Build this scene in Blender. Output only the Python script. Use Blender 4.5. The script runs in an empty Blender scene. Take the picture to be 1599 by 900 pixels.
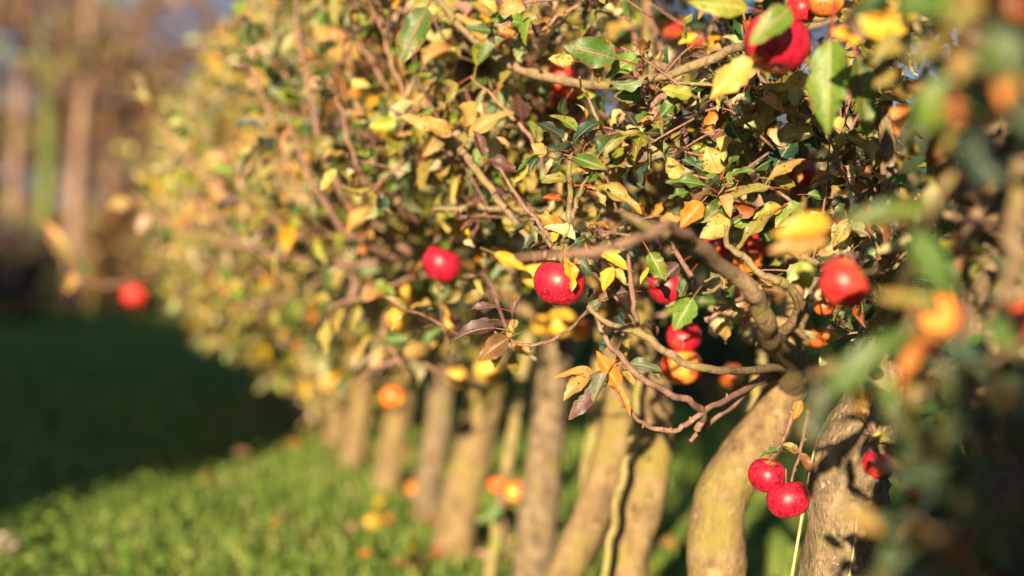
import bpy, math, random
import numpy as np
from mathutils import Vector, Euler

random.seed(7)
RNG = np.random.default_rng(11)
SC = bpy.context.scene
COL = SC.collection
R = math.radians

# ------------------------------------------------------------------ camera
CAM_H = 0.85
F_PX = 2220.8
PITCH = math.atan(20.0 / F_PX)
cam_d = bpy.data.cameras.new('camera')
cam = bpy.data.objects.new('camera', cam_d)
COL.objects.link(cam)
cam.location = (0, 0, CAM_H)
cam.rotation_euler = (R(90) - PITCH, 0, 0)
cam_d.lens = 50.0
cam_d.sensor_width = 36.0
cam_d.clip_start = 0.02
cam_d.clip_end = 600.0
cam_d.dof.use_dof = True
cam_d.dof.focus_distance = 2.07
cam_d.dof.aperture_fstop = 1.28
SC.camera = cam

# ------------------------------------------------------------------ light
SUN_EL = R(11.5)
SUN_AZ = R(11.5)          # the sun stands behind the camera, this far to its left
world = bpy.data.worlds.new('World')
SC.world = world
world.use_nodes = True
wn = world.node_tree
bg = wn.nodes['Background']
sky = wn.nodes.new('ShaderNodeTexSky')
sky.sky_type = 'NISHITA'
sky.sun_disc = False
sky.ozone_density = 4.0
sky.dust_density = 1.0
sky.sun_elevation = SUN_EL
# direction to sun: (-sin az, -cos az, tan el)
to_sun = Vector((-math.sin(SUN_AZ) * math.cos(SUN_EL), -math.cos(SUN_AZ) * math.cos(SUN_EL), math.sin(SUN_EL)))
sky.sun_rotation = math.atan2(to_sun.x, to_sun.y)
wn.links.new(sky.outputs[0], bg.inputs[0])
bg.inputs[1].default_value = 0.05
sun_d = bpy.data.lights.new('sun', 'SUN')
sun = bpy.data.objects.new('sun', sun_d)
COL.objects.link(sun)
sun.rotation_euler = to_sun.to_track_quat('Z', 'Y').to_euler()
sun_d.energy = 5.0
sun_d.angle = R(0.6)
sun_d.color = (1.0, 0.79, 0.50)
SC.view_settings.view_transform = 'Standard'
SC.view_settings.look = 'None'
SC.view_settings.gamma = 1.0
SC.view_settings.use_curve_mapping = False
SC.view_settings.exposure = 1.42
try:
    SC.cycles.max_bounces = 5
    SC.cycles.diffuse_bounces = 2
    SC.cycles.glossy_bounces = 2
    SC.cycles.transmission_bounces = 3
    SC.cycles.transparent_max_bounces = 6
    SC.cycles.use_denoising = True
    SC.cycles.sample_clamp_indirect = 4.0
except Exception:
    pass

# ------------------------------------------------------------------ projection helpers
C0 = np.array([0.0, 0.0, CAM_H])
FW = np.array([0.0, math.cos(PITCH), -math.sin(PITCH)])
UP = np.array([0.0, math.sin(PITCH), math.cos(PITCH)])
RT = np.array([1.0, 0.0, 0.0])

def at(px, py, d):
    return C0 + FW * d + RT * ((px - 799.5) / F_PX * d) - UP * ((py - 450.0) / F_PX * d)

def project(p):
    p = np.asarray(p, float).reshape(-1, 3) - C0
    d = p @ FW
    dd = np.where(d > 0.02, d, 0.02)
    return 799.5 + (p @ RT) / dd * F_PX, 450.0 - (p @ UP) / dd * F_PX, d

def row_x(d):
    return 0.46 - 0.28 * (d - 2.1)

# ------------------------------------------------------------------ object helpers
def tag(o, label=None, cat=None, group=None, kind=None):
    if label: o['label'] = label
    if cat: o['category'] = cat
    if group: o['group'] = group
    if kind: o['kind'] = kind
    return o

def empty(name, loc):
    o = bpy.data.objects.new(name, None)
    o.empty_display_size = 0.1
    COL.objects.link(o)
    o.location = tuple(loc)
    return o

def link(name, me, mats, parent=None, origin=None):
    for m in (mats if isinstance(mats, (list, tuple)) else [mats]):
        me.materials.append(m)
    o = bpy.data.objects.new(name, me)
    COL.objects.link(o)
    if parent is not None:
        o.parent = parent
    elif origin is not None:
        o.location = tuple(origin)
    return o

def np_mesh(name, V, Q, smooth=True, uv=None, col=None, T=None):
    """V (n,3), Q (m,4) quads, T (k,3) tris; uv per vertex, col per vertex"""
    me = bpy.data.meshes.new(name)
    V = np.asarray(V, np.float32)
    Q = np.zeros((0, 4), np.int32) if Q is None else np.asarray(Q, np.int32)
    T = np.zeros((0, 3), np.int32) if T is None else np.asarray(T, np.int32)
    me.vertices.add(len(V))
    me.vertices.foreach_set('co', V.ravel())
    loops = np.concatenate([Q.ravel(), T.ravel()]).astype(np.int32)
    me.loops.add(len(loops))
    me.loops.foreach_set('vertex_index', loops)
    starts = np.concatenate([np.arange(len(Q)) * 4, len(Q) * 4 + np.arange(len(T)) * 3]).astype(np.int32)
    me.polygons.add(len(Q) + len(T))
    me.polygons.foreach_set('loop_start', starts)
    me.update(calc_edges=True)
    me.polygons.foreach_set('use_smooth', np.full(len(Q) + len(T), smooth, bool))
    if uv is not None:
        ul = me.uv_layers.new(name='UVMap')
        ul.data.foreach_set('uv', np.asarray(uv, np.float32)[loops].ravel())
    if col is not None:
        a = me.attributes.new('tint', 'FLOAT_COLOR', 'POINT')
        c4 = np.ones((len(V), 4), np.float32)
        c4[:, :3] = col[:, :3]
        if col.shape[1] == 4: c4[:, 3] = col[:, 3]
        a.data.foreach_set('color', c4.ravel())
    me.validate()
    return me

def catmull(P, n):
    P = np.asarray(P, float)
    if len(P) == 2:
        t = np.linspace(0, 1, n)[:, None]
        return P[0] * (1 - t) + P[1] * t
    Q = np.vstack([2 * P[0] - P[1], P, 2 * P[-1] - P[-2]])
    out = []
    m = len(P) - 1
    for u in np.linspace(0, m - 1e-6, n):
        i = int(u); t = u - i
        a, b, c, d = Q[i], Q[i + 1], Q[i + 2], Q[i + 3]
        out.append(0.5 * ((2 * b) + (c - a) * t + (2 * a - 5 * b + 4 * c - d) * t * t + (3 * b - a - 3 * c + d) * t ** 3))
    return np.array(out)

class Tubes:
    def __init__(s):
        s.V = []; s.Q = []; s.T = []; s.n = 0
    def add(s, P, rad, sides=6, seg=None, rough=0.0, knob=0.0):
        P = np.asarray(P, float)
        if seg:
            PR = np.hstack([P, np.asarray(rad, float).reshape(-1, 1)])
            PR = catmull(PR, seg)
            P, rad = PR[:, :3], np.maximum(PR[:, 3], 1e-4)
        rad = np.asarray(rad, float)
        k = len(P)
        tan = np.gradient(P, axis=0)
        tan /= np.linalg.norm(tan, axis=1, keepdims=True) + 1e-9
        ref = np.array([0.31, -0.83, 0.46]); ref /= np.linalg.norm(ref)
        if abs(tan[0] @ ref) > 0.93: ref = np.array([0.9, 0.2, -0.3])
        a = np.cross(tan, ref); a /= np.linalg.norm(a, axis=1, keepdims=True) + 1e-9
        b = np.cross(tan, a)
        th = np.linspace(0, 2 * math.pi, sides, endpoint=False)
        rr = np.repeat(rad[:, None], sides, 1)
        if rough:
            rough = min(rough, .08)
            ph = RNG.uniform(0, 6.28, 4)
            i = np.arange(k)[:, None]
            rr = rr * (1 + rough * (np.sin(3 * th[None] + ph[0] + i * .31) * .5 + np.sin(2 * th[None] + ph[1] - i * .17) * .5 + np.sin(5 * th[None] + ph[2] + i * .6) * .35)
                       + rough * .35 * RNG.normal(0, 1, (k, sides)))
        if knob:
            kn = np.convolve(RNG.normal(0, 1, k + 4), [.2, .3, .3, .3, .2], 'same')[2:-2]
            rr = rr * (1 + knob * np.clip(kn, -1, 2.2))[:, None]
        V = P[:, None, :] + rr[:, :, None] * (np.cos(th)[None, :, None] * a[:, None, :] + np.sin(th)[None, :, None] * b[:, None, :])
        base = s.n
        s.V.append(V.reshape(-1, 3))
        i, j = np.meshgrid(np.arange(k - 1), np.arange(sides), indexing='ij')
        j2 = (j + 1) % sides
        s.Q.append((base + np.stack([i * sides + j, i * sides + j2, (i + 1) * sides + j2, (i + 1) * sides + j], -1)).reshape(-1, 4))
        # end cap
        s.V.append(P[-1:] + tan[-1:] * rad[-1] * .4); cap = base + k * sides
        s.V.append(P[:1]); cap0 = cap + 1
        j = np.arange(sides); j2 = (j + 1) % sides
        e = base + (k - 1) * sides
        s.T.append(np.stack([e + j, e + j2, np.full(sides, cap)], -1))
        s.T.append(np.stack([base + j2, base + j, np.full(sides, cap0)], -1))
        s.n += k * sides + 2
    def mesh(s, name, off=(0, 0, 0)):
        return np_mesh(name, np.vstack(s.V) - np.asarray(off), np.vstack(s.Q), T=np.vstack(s.T))

# ------------------------------------------------------------------ leaves
def leaf_template(nt, ns, pet):
    t = np.linspace(0, 1, nt)
    s_ = np.linspace(-1, 1, ns)
    TT, SS = np.meshgrid(t, s_, indexing='ij')
    TT = TT.ravel(); SS = SS.ravel()
    i, j = np.meshgrid(np.arange(nt - 1), np.arange(ns - 1), indexing='ij')
    Q = np.stack([i * ns + j, i * ns + j + 1, (i + 1) * ns + j + 1, (i + 1) * ns + j], -1).reshape(-1, 4)
    return TT, SS, Q, pet
TPL_FINE = leaf_template(13, 7, 3)
TPL_MID = leaf_template(7, 5, 2)
TPL_FAR = leaf_template(4, 3, 0)

def nrm(v):
    return v / (np.linalg.norm(v, axis=-1, keepdims=True) + 1e-9)

def leaves_arrays(base, dr, nm, L, W, curl, fold, wave, twist, tint, tpl, teeth=0.0, petiole=0.35, pet_r=0.0011):
    """vectorised leaf blades; returns V, Q, uv, col"""
    TT, SS, Q0, pet = tpl
    N = len(base)
    dr = nrm(dr); nm = nm - (nm * dr).sum(1, keepdims=True) * dr; nm = nrm(nm)
    sd = np.cross(dr, nm)
    t = TT[None]; s = SS[None]
    prof = np.sin(np.pi * np.clip(t, 0, 1) ** 0.82) ** 0.80 * (1.04 - 0.30 * t)
    prof = np.maximum(prof, 0.012)
    w = W[:, None] * prof
    if teeth:
        edge = (np.abs(s) > 0.98)
        w = w * (1 + edge * teeth * RNG.normal(0, 1, (N, len(TT))))
    k = np.where(np.abs(curl) < 0.05, 0.05, curl)[:, None]
    ang = k * t
    lx = np.sin(ang) / k * L[:, None]
    lz = -(1 - np.cos(ang)) / k * L[:, None]
    tw = twist[:, None] * t
    ph = RNG.uniform(0, 6.28, (N, 1))
    fr = RNG.uniform(2.0, 4.2, (N, 1))
    across = w * s * np.cos(fold[:, None] * np.abs(s) ** 0.8 * 0.9)
    lift = w * np.abs(s) * np.sin(fold[:, None]) + wave[:, None] * W[:, None] * np.sin(t * fr * np.pi + ph + 1.2 * s) * (s ** 2) * np.sin(np.pi * np.clip(t, 0.02, 1))
    a2 = across * np.cos(tw) - lift * np.sin(tw)
    l2 = across * np.sin(tw) + lift * np.cos(tw)
    # normal direction rotates with the curl
    nx = np.sin(ang); nz = np.cos(ang)
    X = lx + l2 * nx
    Z = lz + l2 * nz
    V = base[:, None, :] + X[..., None] * dr[:, None, :] + a2[..., None] * sd[:, None, :] + Z[..., None] * nm[:, None, :]
    nv = len(TT)
    V = V.reshape(-1, 3)
    Q = (Q0[None] + (np.arange(N) * nv)[:, None, None]).reshape(-1, 4)
    uv = np.stack([np.tile(TT, N), np.tile(SS * 0.5 + 0.5, N)], -1)
    col = np.repeat(tint, nv, axis=0)
    if pet:
        # petiole: three sided tube behind the base, bending
        nr = pet
        off = len(V)
        tt = np.linspace(-1, 0.0, nr + 1)[None]
        pl = (petiole * L)[:, None]
        px = tt * pl
        pz = -(tt ** 2) * pl * 0.25 * np.sign(curl)[:, None]
        th = np.array([0, 2.09, 4.19])
        r = pet_r * (L / 0.06)[:, None, None] * (1 + 0.3 * (-tt))[:, :, None]
        PV = (base[:, None, None, :] + px[:, :, None, None] * dr[:, None, None, :] + pz[:, :, None, None] * nm[:, None, None, :]
              + r[..., None] * (np.cos(th)[None, None, :, None] * sd[:, None, None, :] + np.sin(th)[None, None, :, None] * nm[:, None, None, :]))
        PV = PV.reshape(-1, 3)
        i, j = np.meshgrid(np.arange(nr), np.arange(3), indexing='ij')
        j2 = (j + 1) % 3
        PQ = np.stack([i * 3 + j, i * 3 + j2, (i + 1) * 3 + j2, (i + 1) * 3 + j], -1).reshape(-1, 4)
        PQ = (PQ[None] + (np.arange(N) * (nr + 1) * 3)[:, None, None]).reshape(-1, 4) + off
        V = np.vstack([V, PV]); Q = np.vstack([Q, PQ])
        uv = np.vstack([uv, np.tile([[-0.5, 0.5]], (len(PV), 1))])
        col = np.vstack([col, np.repeat(tint, (nr + 1) * 3, axis=0)])
    return V, Q, uv, col

PAL = {
    'dgreen': (.024, .068, .022), 'green': (.055, .135, .025), 'lgreen': (.12, .215, .03), 'ygreen': (.23, .27, .035),
    'yellow': (.60, .38, .03), 'pale': (.37, .325, .095), 'olive': (.22, .205, .05), 'tan': (.37, .255, .09),
    'peach': (.50, .29, .13), 'orange': (.55, .20, .03), 'rust': (.30, .075, .02), 'brown': (.16, .08, .038),
    'purple': (.085, .045, .055), 'grey': (.10, .125, .08), 'teal': (.018, .065, .05),
}
PALK = list(PAL)

def pick_tints(n, weights):
    ks = list(weights); p = np.array([weights[k] for k in ks], float); p /= p.sum()
    idx = RNG.choice(len(ks), n, p=p)
    c = np.array([PAL[k] for k in ks])[idx]
    c = c * RNG.uniform(0.75, 1.25, (n, 1)) * RNG.uniform(0.92, 1.08, (n, 3))
    return np.hstack([c, RNG.uniform(0, 1, (n, 1))])

# ------------------------------------------------------------------ materials
class NT:
    def __init__(s, name):
        s.m = bpy.data.materials.new(name); s.m.use_nodes = True
        s.t = s.m.node_tree; s.n = s.t.nodes; s.l = s.t.links
        s.b = s.n['Principled BSDF']; s.out = s.n['Material Output']
    def node(s, kind, **kw):
        n = s.n.new(kind)
        for k, v in kw.items(): setattr(n, k, v)
        return n
    def put(s, sock, v):
        if isinstance(v, bpy.types.NodeSocket): s.l.new(v, sock)
        else: sock.default_value = v
    def math(s, op, a, b=None, clamp=False):
        n = s.node('ShaderNodeMath', operation=op); n.use_clamp = clamp
        s.put(n.inputs[0], a)
        if b is not None: s.put(n.inputs[1], b)
        return n.outputs[0]
    def mix(s, f, a, b, mode='MIX'):
        n = s.node('ShaderNodeMix', data_type='RGBA', blend_type=mode)
        s.put(n.inputs[0], f)
        for k, v in ((6, a), (7, b)):
            s.put(n.inputs[k], (*v, 1) if isinstance(v, tuple) and len(v) == 3 else v)
        return n.outputs[2]
    def noise(s, vec, scale, detail=3.0, rough=0.55, dist=0.0):
        n = s.node('ShaderNodeTexNoise')
        if vec is not None: s.l.new(vec, n.inputs['Vector'])
        n.inputs['Scale'].default_value = scale; n.inputs['Detail'].default_value = detail
        n.inputs['Roughness'].default_value = rough; n.inputs['Distortion'].default_value = dist
        return n.outputs[0]
    def ramp(s, f, stops):
        n = s.node('ShaderNodeValToRGB')
        e = n.color_ramp.elements
        while len(e) < len(stops): e.new(0.5)
        for k, (p, c) in enumerate(stops):
            e[k].position = p; e[k].color = (*c, 1) if len(c) == 3 else c
        s.l.new(f, n.inputs[0])
        return n.outputs[0]
    def step(s, f, lo, hi):
        n = s.node('ShaderNodeMapRange'); n.interpolation_type = 'SMOOTHSTEP'
        s.put(n.inputs[0], f); n.inputs[1].default_value = lo; n.inputs[2].default_value = hi
        return n.outputs[0]
    def obj(s):
        return s.node('ShaderNodeTexCoord').outputs['Object']
    def bump(s, h, strength, dist=0.01):
        n = s.node('ShaderNodeBump'); n.inputs['Strength'].default_value = strength; n.inputs['Distance'].default_value = dist
        s.l.new(h, n.inputs['Height'])
        s.l.new(n.outputs[0], s.b.inputs['Normal'])
        return n.outputs[0]

def leaf_material(name, fine):
    s = NT(name)
    at_ = s.node('ShaderNodeAttribute', attribute_name='tint')
    tint = at_.outputs['Color']; rnd = at_.outputs['Alpha']
    uvn = s.node('ShaderNodeUVMap'); sep = s.node('ShaderNodeSeparateXYZ')
    s.l.new(uvn.outputs[0], sep.inputs[0])
    t = sep.outputs[0]
    a = s.math('ABSOLUTE', s.math('SUBTRACT', s.math('MULTIPLY', sep.outputs[1], 2.0), 1.0))
    geo = s.node('ShaderNodeNewGeometry')
    o = s.obj()
    n1 = s.noise(o, 45.0 if fine else 30.0, 3.0)
    c = s.mix(s.step(n1, .38, .72), tint, s.mix(1.0, tint, (1.25, .92, .55), 'MULTIPLY'))
    if fine:
        n2 = s.noise(o, 140.0, 2.0)
        c = s.mix(s.math('MULTIPLY', s.step(n2, .35, .70), .6), c, s.mix(1.0, tint, (.62, .70, .55), 'MULTIPLY'))
        turn = s.math('MULTIPLY', s.step(s.math('ADD', s.math('ADD', s.math('MULTIPLY', t, .55), s.math('MULTIPLY', a, .45)), s.math('SUBTRACT', n1, .5)), .45, .95), s.step(s.math('FRACT', s.math('MULTIPLY', rnd, 5.7)), .30, .55))
        c = s.mix(s.math('MULTIPLY', turn, .75), c, s.mix(.5, s.mix(1.0, tint, (1.7, 1.0, .6), 'MULTIPLY'), (.36, .24, .05)))
        # browned margin
        edge = s.math('MULTIPLY', s.step(s.math('ADD', a, s.math('MULTIPLY', s.math('SUBTRACT', n1, .5), 1.1)), .80, 1.05), s.step(rnd, .35, .6))
        c = s.mix(s.math('MULTIPLY', edge, .85), c, (.16, .07, .028))
        # scab spots
        n3 = s.noise(o, 210.0, 1.0)
        spot = s.math('MULTIPLY', s.step(n3, .63, .70), s.step(rnd, .15, .4))
        c = s.mix(s.math('MULTIPLY', spot, .85), c, (.06, .03, .015))
        # veins
        lat = s.math('SINE', s.math('MULTIPLY', s.math('SUBTRACT', t, s.math('MULTIPLY', a, .26)), 46.0))
        latm = s.math('MULTIPLY', s.step(lat, .86, 1.0), s.step(a, 1.0, .2))
        mid = s.step(a, .10, .03)
        vein = s.math('MAXIMUM', s.math('MULTIPLY', latm, .35), mid)
        veinc = s.mix(s.step(rnd, .55, .75), s.mix(.55, tint, (.62, .50, .24)), (.36, .10, .06))
        c = s.mix(s.math('MULTIPLY', vein, .62), c, veinc)
        h = s.math('SUBTRACT', s.math('MULTIPLY', n2, .5), vein)
        s.bump(h, .55, .0012)
    else:
        mid = s.step(a, .14, .05)
        c = s.mix(s.math('MULTIPLY', mid, .35), c, (.5, .36, .16))
    # pale underside
    hsv = s.node('ShaderNodeHueSaturation'); hsv.inputs['Saturation'].default_value = .62; hsv.inputs['Value'].default_value = 1.35
    s.l.new(c, hsv.inputs['Color'])
    c = s.mix(geo.outputs['Backfacing'], c, hsv.outputs[0])
    # petiole
    pet = s.math('LESS_THAN', t, -.2)
    c = s.mix(pet, c, s.mix(s.step(rnd, .3, .6), (.30, .22, .07), (.33, .075, .05)))
    s.l.new(c, s.b.inputs['Base Color'])
    s.put(s.b.inputs['Roughness'], s.mix(geo.outputs['Backfacing'], (.40, .40, .40), (.62, .62, .62)) if False else .46)
    s.b.inputs['Specular IOR Level'].default_value = .42
    tr = s.node('ShaderNodeBsdfTranslucent')
    sat = s.node('ShaderNodeHueSaturation'); sat.inputs['Saturation'].default_value = 1.2; sat.inputs['Value'].default_value = 1.5
    s.l.new(c, sat.inputs['Color']); s.l.new(sat.outputs[0], tr.inputs[0])
    mx = s.node('ShaderNodeMixShader'); mx.inputs[0].default_value = .22
    s.l.new(s.b.outputs[0], mx.inputs[1]); s.l.new(tr.outputs[0], mx.inputs[2])
    res = mx.outputs[0]
    if fine:
        n4 = s.noise(o, 95.0, 1.5)
        hole = s.math('MULTIPLY', s.math('MULTIPLY', s.math('GREATER_THAN', n4, .705), s.math('GREATER_THAN', rnd, .62)), s.math('GREATER_THAN', t, 0.0))
        tp = s.node('ShaderNodeBsdfTransparent')
        m2 = s.node('ShaderNodeMixShader')
        s.l.new(hole, m2.inputs[0]); s.l.new(res, m2.inputs[1]); s.l.new(tp.outputs[0], m2.inputs[2])
        res = m2.outputs[0]
    s.l.new(res, s.out.inputs[0])
    return s.m

def bark_material(name, base, dark, light, moss=None, scale=1.0, bump=.6, moss_lo=.52):
    s = NT(name)
    o = s.obj()
    mp = s.node('ShaderNodeMapping'); mp.inputs['Scale'].default_value = (1, 1, .55)
    s.l.new(o, mp.inputs[0]); v = mp.outputs[0]
    n1 = s.noise(v, 26 * scale, 5, .62, .4)
    n2 = s.noise(v, 110 * scale, 4, .6, .3)
    n3 = s.noise(o, 9 * scale, 3, .6)
    c = s.ramp(n1, [(.28, dark), (.5, base), (.72, light)])
    c = s.mix(s.math('MULTIPLY', s.step(n2, .45, .7), .5), c, dark)
    lich = s.step(s.noise(o, 34 * scale, 2.0, .5), .66, .70)
    c = s.mix(s.math('MULTIPLY', lich, .55), c, tuple(min(.5, x * 1.25 + .02) for x in light))
    if moss:
        c = s.mix(s.math('MULTIPLY', s.step(s.math('ADD', n3, s.math('MULTIPLY', s.math('SUBTRACT', n2, .5), .25)), moss_lo, moss_lo + .18), .8), c, moss)
    s.l.new(c, s.b.inputs['Base Color'])
    s.b.inputs['Roughness'].default_value = .85
    s.b.inputs['Specular IOR Level'].default_value = .25
    s.bump(s.math('ADD', s.math('MULTIPLY', n1, 1.2), s.math('MULTIPLY', n2, .5)), bump, .012 / scale)
    return s.m

M = {}
M['leaf_fine'] = leaf_material('leaf_fine', True)
M['leaf_soft'] = leaf_material('leaf_soft', False)
M['bark_smooth'] = bark_material('bark_smooth', (.235, .16, .078), (.09, .06, .036), (.32, .23, .115), (.22, .185, .045), 1.3, 1.0, .47)
M['bark_rough'] = bark_material('bark_rough', (.20, .145, .088), (.06, .042, .03), (.33, .25, .15), (.18, .16, .05), 1.6, 1.0, .55)
M['branch'] = bark_material('branch_bark', (.25, .172, .108), (.11, .072, .048), (.34, .245, .155), (.235, .195, .065), 3.0, .9, .45)
M['twig'] = bark_material('twig_bark', (.22, .125, .095), (.11, .06, .05), (.33, .20, .15), None, 4.0, .4)
M['wand'] = bark_material('young_wood', (.30, .17, .12), (.17, .09, .07), (.40, .26, .19), None, 4.0, .4)
M['mossy'] = bark_material('mossy_bark', (.17, .125, .07), (.07, .05, .032), (.33, .26, .14), (.17, .18, .05), 4.0, .8, .47)
M['stake'] = bark_material('stake_wood', (.26, .205, .085), (.13, .10, .05), (.36, .30, .14), (.24, .25, .055), 2.0, .6, .47)

def apple_material(name, skin, streak, cheek, cheek_amt, dots=True, vary=.40):
    s = NT(name)
    o = s.obj()
    inf = s.node('ShaderNodeObjectInfo')
    add = s.node('ShaderNodeVectorMath', operation='ADD')
    cmb = s.node('ShaderNodeCombineXYZ')
    for k in range(3): s.l.new(s.math('MULTIPLY', inf.outputs['Random'], 7.3 + 3 * k), cmb.inputs[k])
    # streaks run from stem to eye: squeeze the vertical axis
    mp = s.node('ShaderNodeMapping'); mp.inputs['Scale'].default_value = (1, 1, .10)
    s.l.new(o, mp.inputs[0]); s.l.new(mp.outputs[0], add.inputs[0]); s.l.new(cmb.outputs[0], add.inputs[1])
    st = s.noise(add.outputs[0], 170.0, 3, .6)
    add2 = s.node('ShaderNodeVectorMath', operation='ADD')
    s.l.new(o, add2.inputs[0]); s.l.new(cmb.outputs[0], add2.inputs[1])
    big = s.noise(add2.outputs[0], 22.0, 2, .5)
    c = s.mix(s.step(st, .42, .66), skin, streak)
    ck = s.step(s.math('ADD', big, s.math('MULTIPLY', s.math('SUBTRACT', st, .5), .5)), cheek_amt, cheek_amt + .22)
    c = s.mix(ck, c, cheek)
    c = s.mix(s.math('MULTIPLY', s.step(inf.outputs['Random'], .45, 1.0), vary), c, s.mix(s.step(big, .35, .6), c, cheek))
    if dots:
        vo = s.node('ShaderNodeTexVoronoi'); vo.inputs['Scale'].default_value = 230.0
        s.l.new(add2.outputs[0], vo.inputs['Vector'])
        d = s.step(vo.outputs['Distance'], .24, .12)
        c = s.mix(s.math('MULTIPLY', d, .28), c, (.62, .36, .22))
    # greenish round the stem hollow
    sp = s.node('ShaderNodeSeparateXYZ'); s.l.new(o, sp.inputs[0])
    rr = s.math('POWER', s.math('ADD', s.math('POWER', sp.outputs[0], 2.0), s.math('POWER', sp.outputs[1], 2.0)), .5)
    cav = s.math('MULTIPLY', s.step(rr, .012, .006), s.step(sp.outputs[2], .0, .012))
    c = s.mix(s.math('MULTIPLY', cav, .75), c, (.30, .22, .06))
    s.l.new(c, s.b.inputs['Base Color'])
    s.put(s.b.inputs['Roughness'], s.math('ADD', .30, s.math('MULTIPLY', s.noise(add2.outputs[0], 60.0, 3), .22)))
    s.b.inputs['Specular IOR Level'].default_value = .5
    s.b.inputs['Subsurface Weight'].default_value = .06
    s.b.inputs['Subsurface Radius'].default_value = (.012, .003, .002)
    s.b.inputs['Subsurface Scale'].default_value = .5
    s.bump(s.noise(add2.outputs[0], 120.0, 2), .06, .002)
    return s.m
M['apple_red'] = apple_material('apple_red_skin', (.50, .012, .032), (.22, .003, .018), (.64, .20, .045), .585)
M['apple_crimson'] = apple_material('apple_crimson_skin', (.49, .009, .036), (.20, .003, .022), (.62, .10, .05), .70, True, .06)
M['apple_blush'] = apple_material('apple_blush_skin', (.60, .05, .025), (.48, .02, .02), (.72, .30, .05), .46)
M['apple_rosy'] = apple_material('apple_rosy_skin', (.58, .022, .026), (.42, .010, .02), (.70, .26, .08), .60, True, .12)
M['apple_orange'] = apple_material('apple_orange_skin', (.70, .15, .025), (.55, .06, .02), (.75, .40, .06), .46)
M['apple_yellow'] = apple_material('apple_yellow_skin', (.72, .42, .045), (.70, .32, .04), (.66, .46, .08), .50)
M['stem'] = bark_material('stem_wood', (.16, .10, .05), (.08, .05, .03), (.25, .17, .09), None, 6.0, .3)
def plain(name, c, rough=.8):
    s = NT(name); n = s.noise(s.obj(), 60.0, 3)
    s.l.new(s.mix(s.step(n, .3, .7), tuple(x * .7 for x in c), tuple(min(1, x * 1.2) for x in c)), s.b.inputs['Base Color'])
    s.b.inputs['Roughness'].default_value = rough
    return s.m
M['calyx'] = plain('calyx_brown', (.09, .05, .03))
M['straw'] = plain('straw', (.55, .40, .20))
M['fluff'] = plain('seed_fluff', (.75, .58, .52))

# ------------------------------------------------------------------ setting: ground
def ground_material():
    s = NT('lawn_soil'); o = s.obj()
    n1 = s.noise(o, 1.3, 4); n2 = s.noise(o, 34.0, 5, .65)
    c = s.ramp(n2, [(.25, (.014, .032, .010)), (.5, (.035, .09, .018)), (.75, (.07, .13, .028))])
    c = s.mix(s.math('MULTIPLY', s.step(n1, .45, .7), .4), c, (.075, .085, .022))
    s.l.new(c, s.b.inputs['Base Color']); s.b.inputs['Roughness'].default_value = .95
    s.b.inputs['Specular IOR Level'].default_value = .1
    s.bump(n2, .8, .04)
    return s.m
def ground_z(x, y):
    return 0.018 * np.sin(x * 1.7 + .4) * np.sin(y * 1.1) + 0.01 * np.sin(x * 4.1 + y * 2.7)
def build_ground():
    xs = np.concatenate([np.linspace(-300, -16, 12), np.linspace(-14, 12, 60), np.linspace(14, 300, 12)])
    ys = np.concatenate([np.linspace(-60, -8, 8), np.linspace(-6, 26, 80), np.linspace(28, 400, 16)])
    X, Y = np.meshgrid(xs, ys, indexing='ij')
    Z = ground_z(X, Y)
    V = np.stack([X, Y, Z], -1).reshape(-1, 3)
    a, b = len(xs), len(ys)
    i, j = np.meshgrid(np.arange(a - 1), np.arange(b - 1), indexing='ij')
    Q = np.stack([i * b + j, (i + 1) * b + j, (i + 1) * b + j + 1, i * b + j + 1], -1).reshape(-1, 4)
    o = link('lawn', np_mesh('lawn', V, Q), ground_material())
    tag(o, 'wide green lawn running beside the apple row', 'lawn', kind='structure')
build_ground()

def grass_material(name):
    s = NT(name)
    at_ = s.node('ShaderNodeAttribute', attribute_name='tint')
    s.l.new(at_.outputs[0], s.b.inputs['Base Color'])
    s.b.inputs['Roughness'].default_value = .55; s.b.inputs['Specular IOR Level'].default_value = .25
    tr = s.node('ShaderNodeBsdfTranslucent'); s.l.new(at_.outputs[0], tr.inputs[0])
    mx = s.node('ShaderNodeMixShader'); mx.inputs[0].default_value = .25
    s.l.new(s.b.outputs[0], mx.inputs[1]); s.l.new(tr.outputs[0], mx.inputs[2]); s.l.new(mx.outputs[0], s.out.inputs[0])
    return s.m
M['grass'] = grass_material('grass_blades')

def scatter(n, d0, d1, x0, x1, frame=True):
    """points on the ground, denser near; kept to what the lens can reach"""
    d = d0 * (d1 / d0) ** RNG.uniform(0, 1, n)
    x = RNG.uniform(-.42, .42, n) * d if frame else RNG.uniform(x0, x1, n)
    k = (x > x0) & (x < x1)
    return x[k], d[k]

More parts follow.
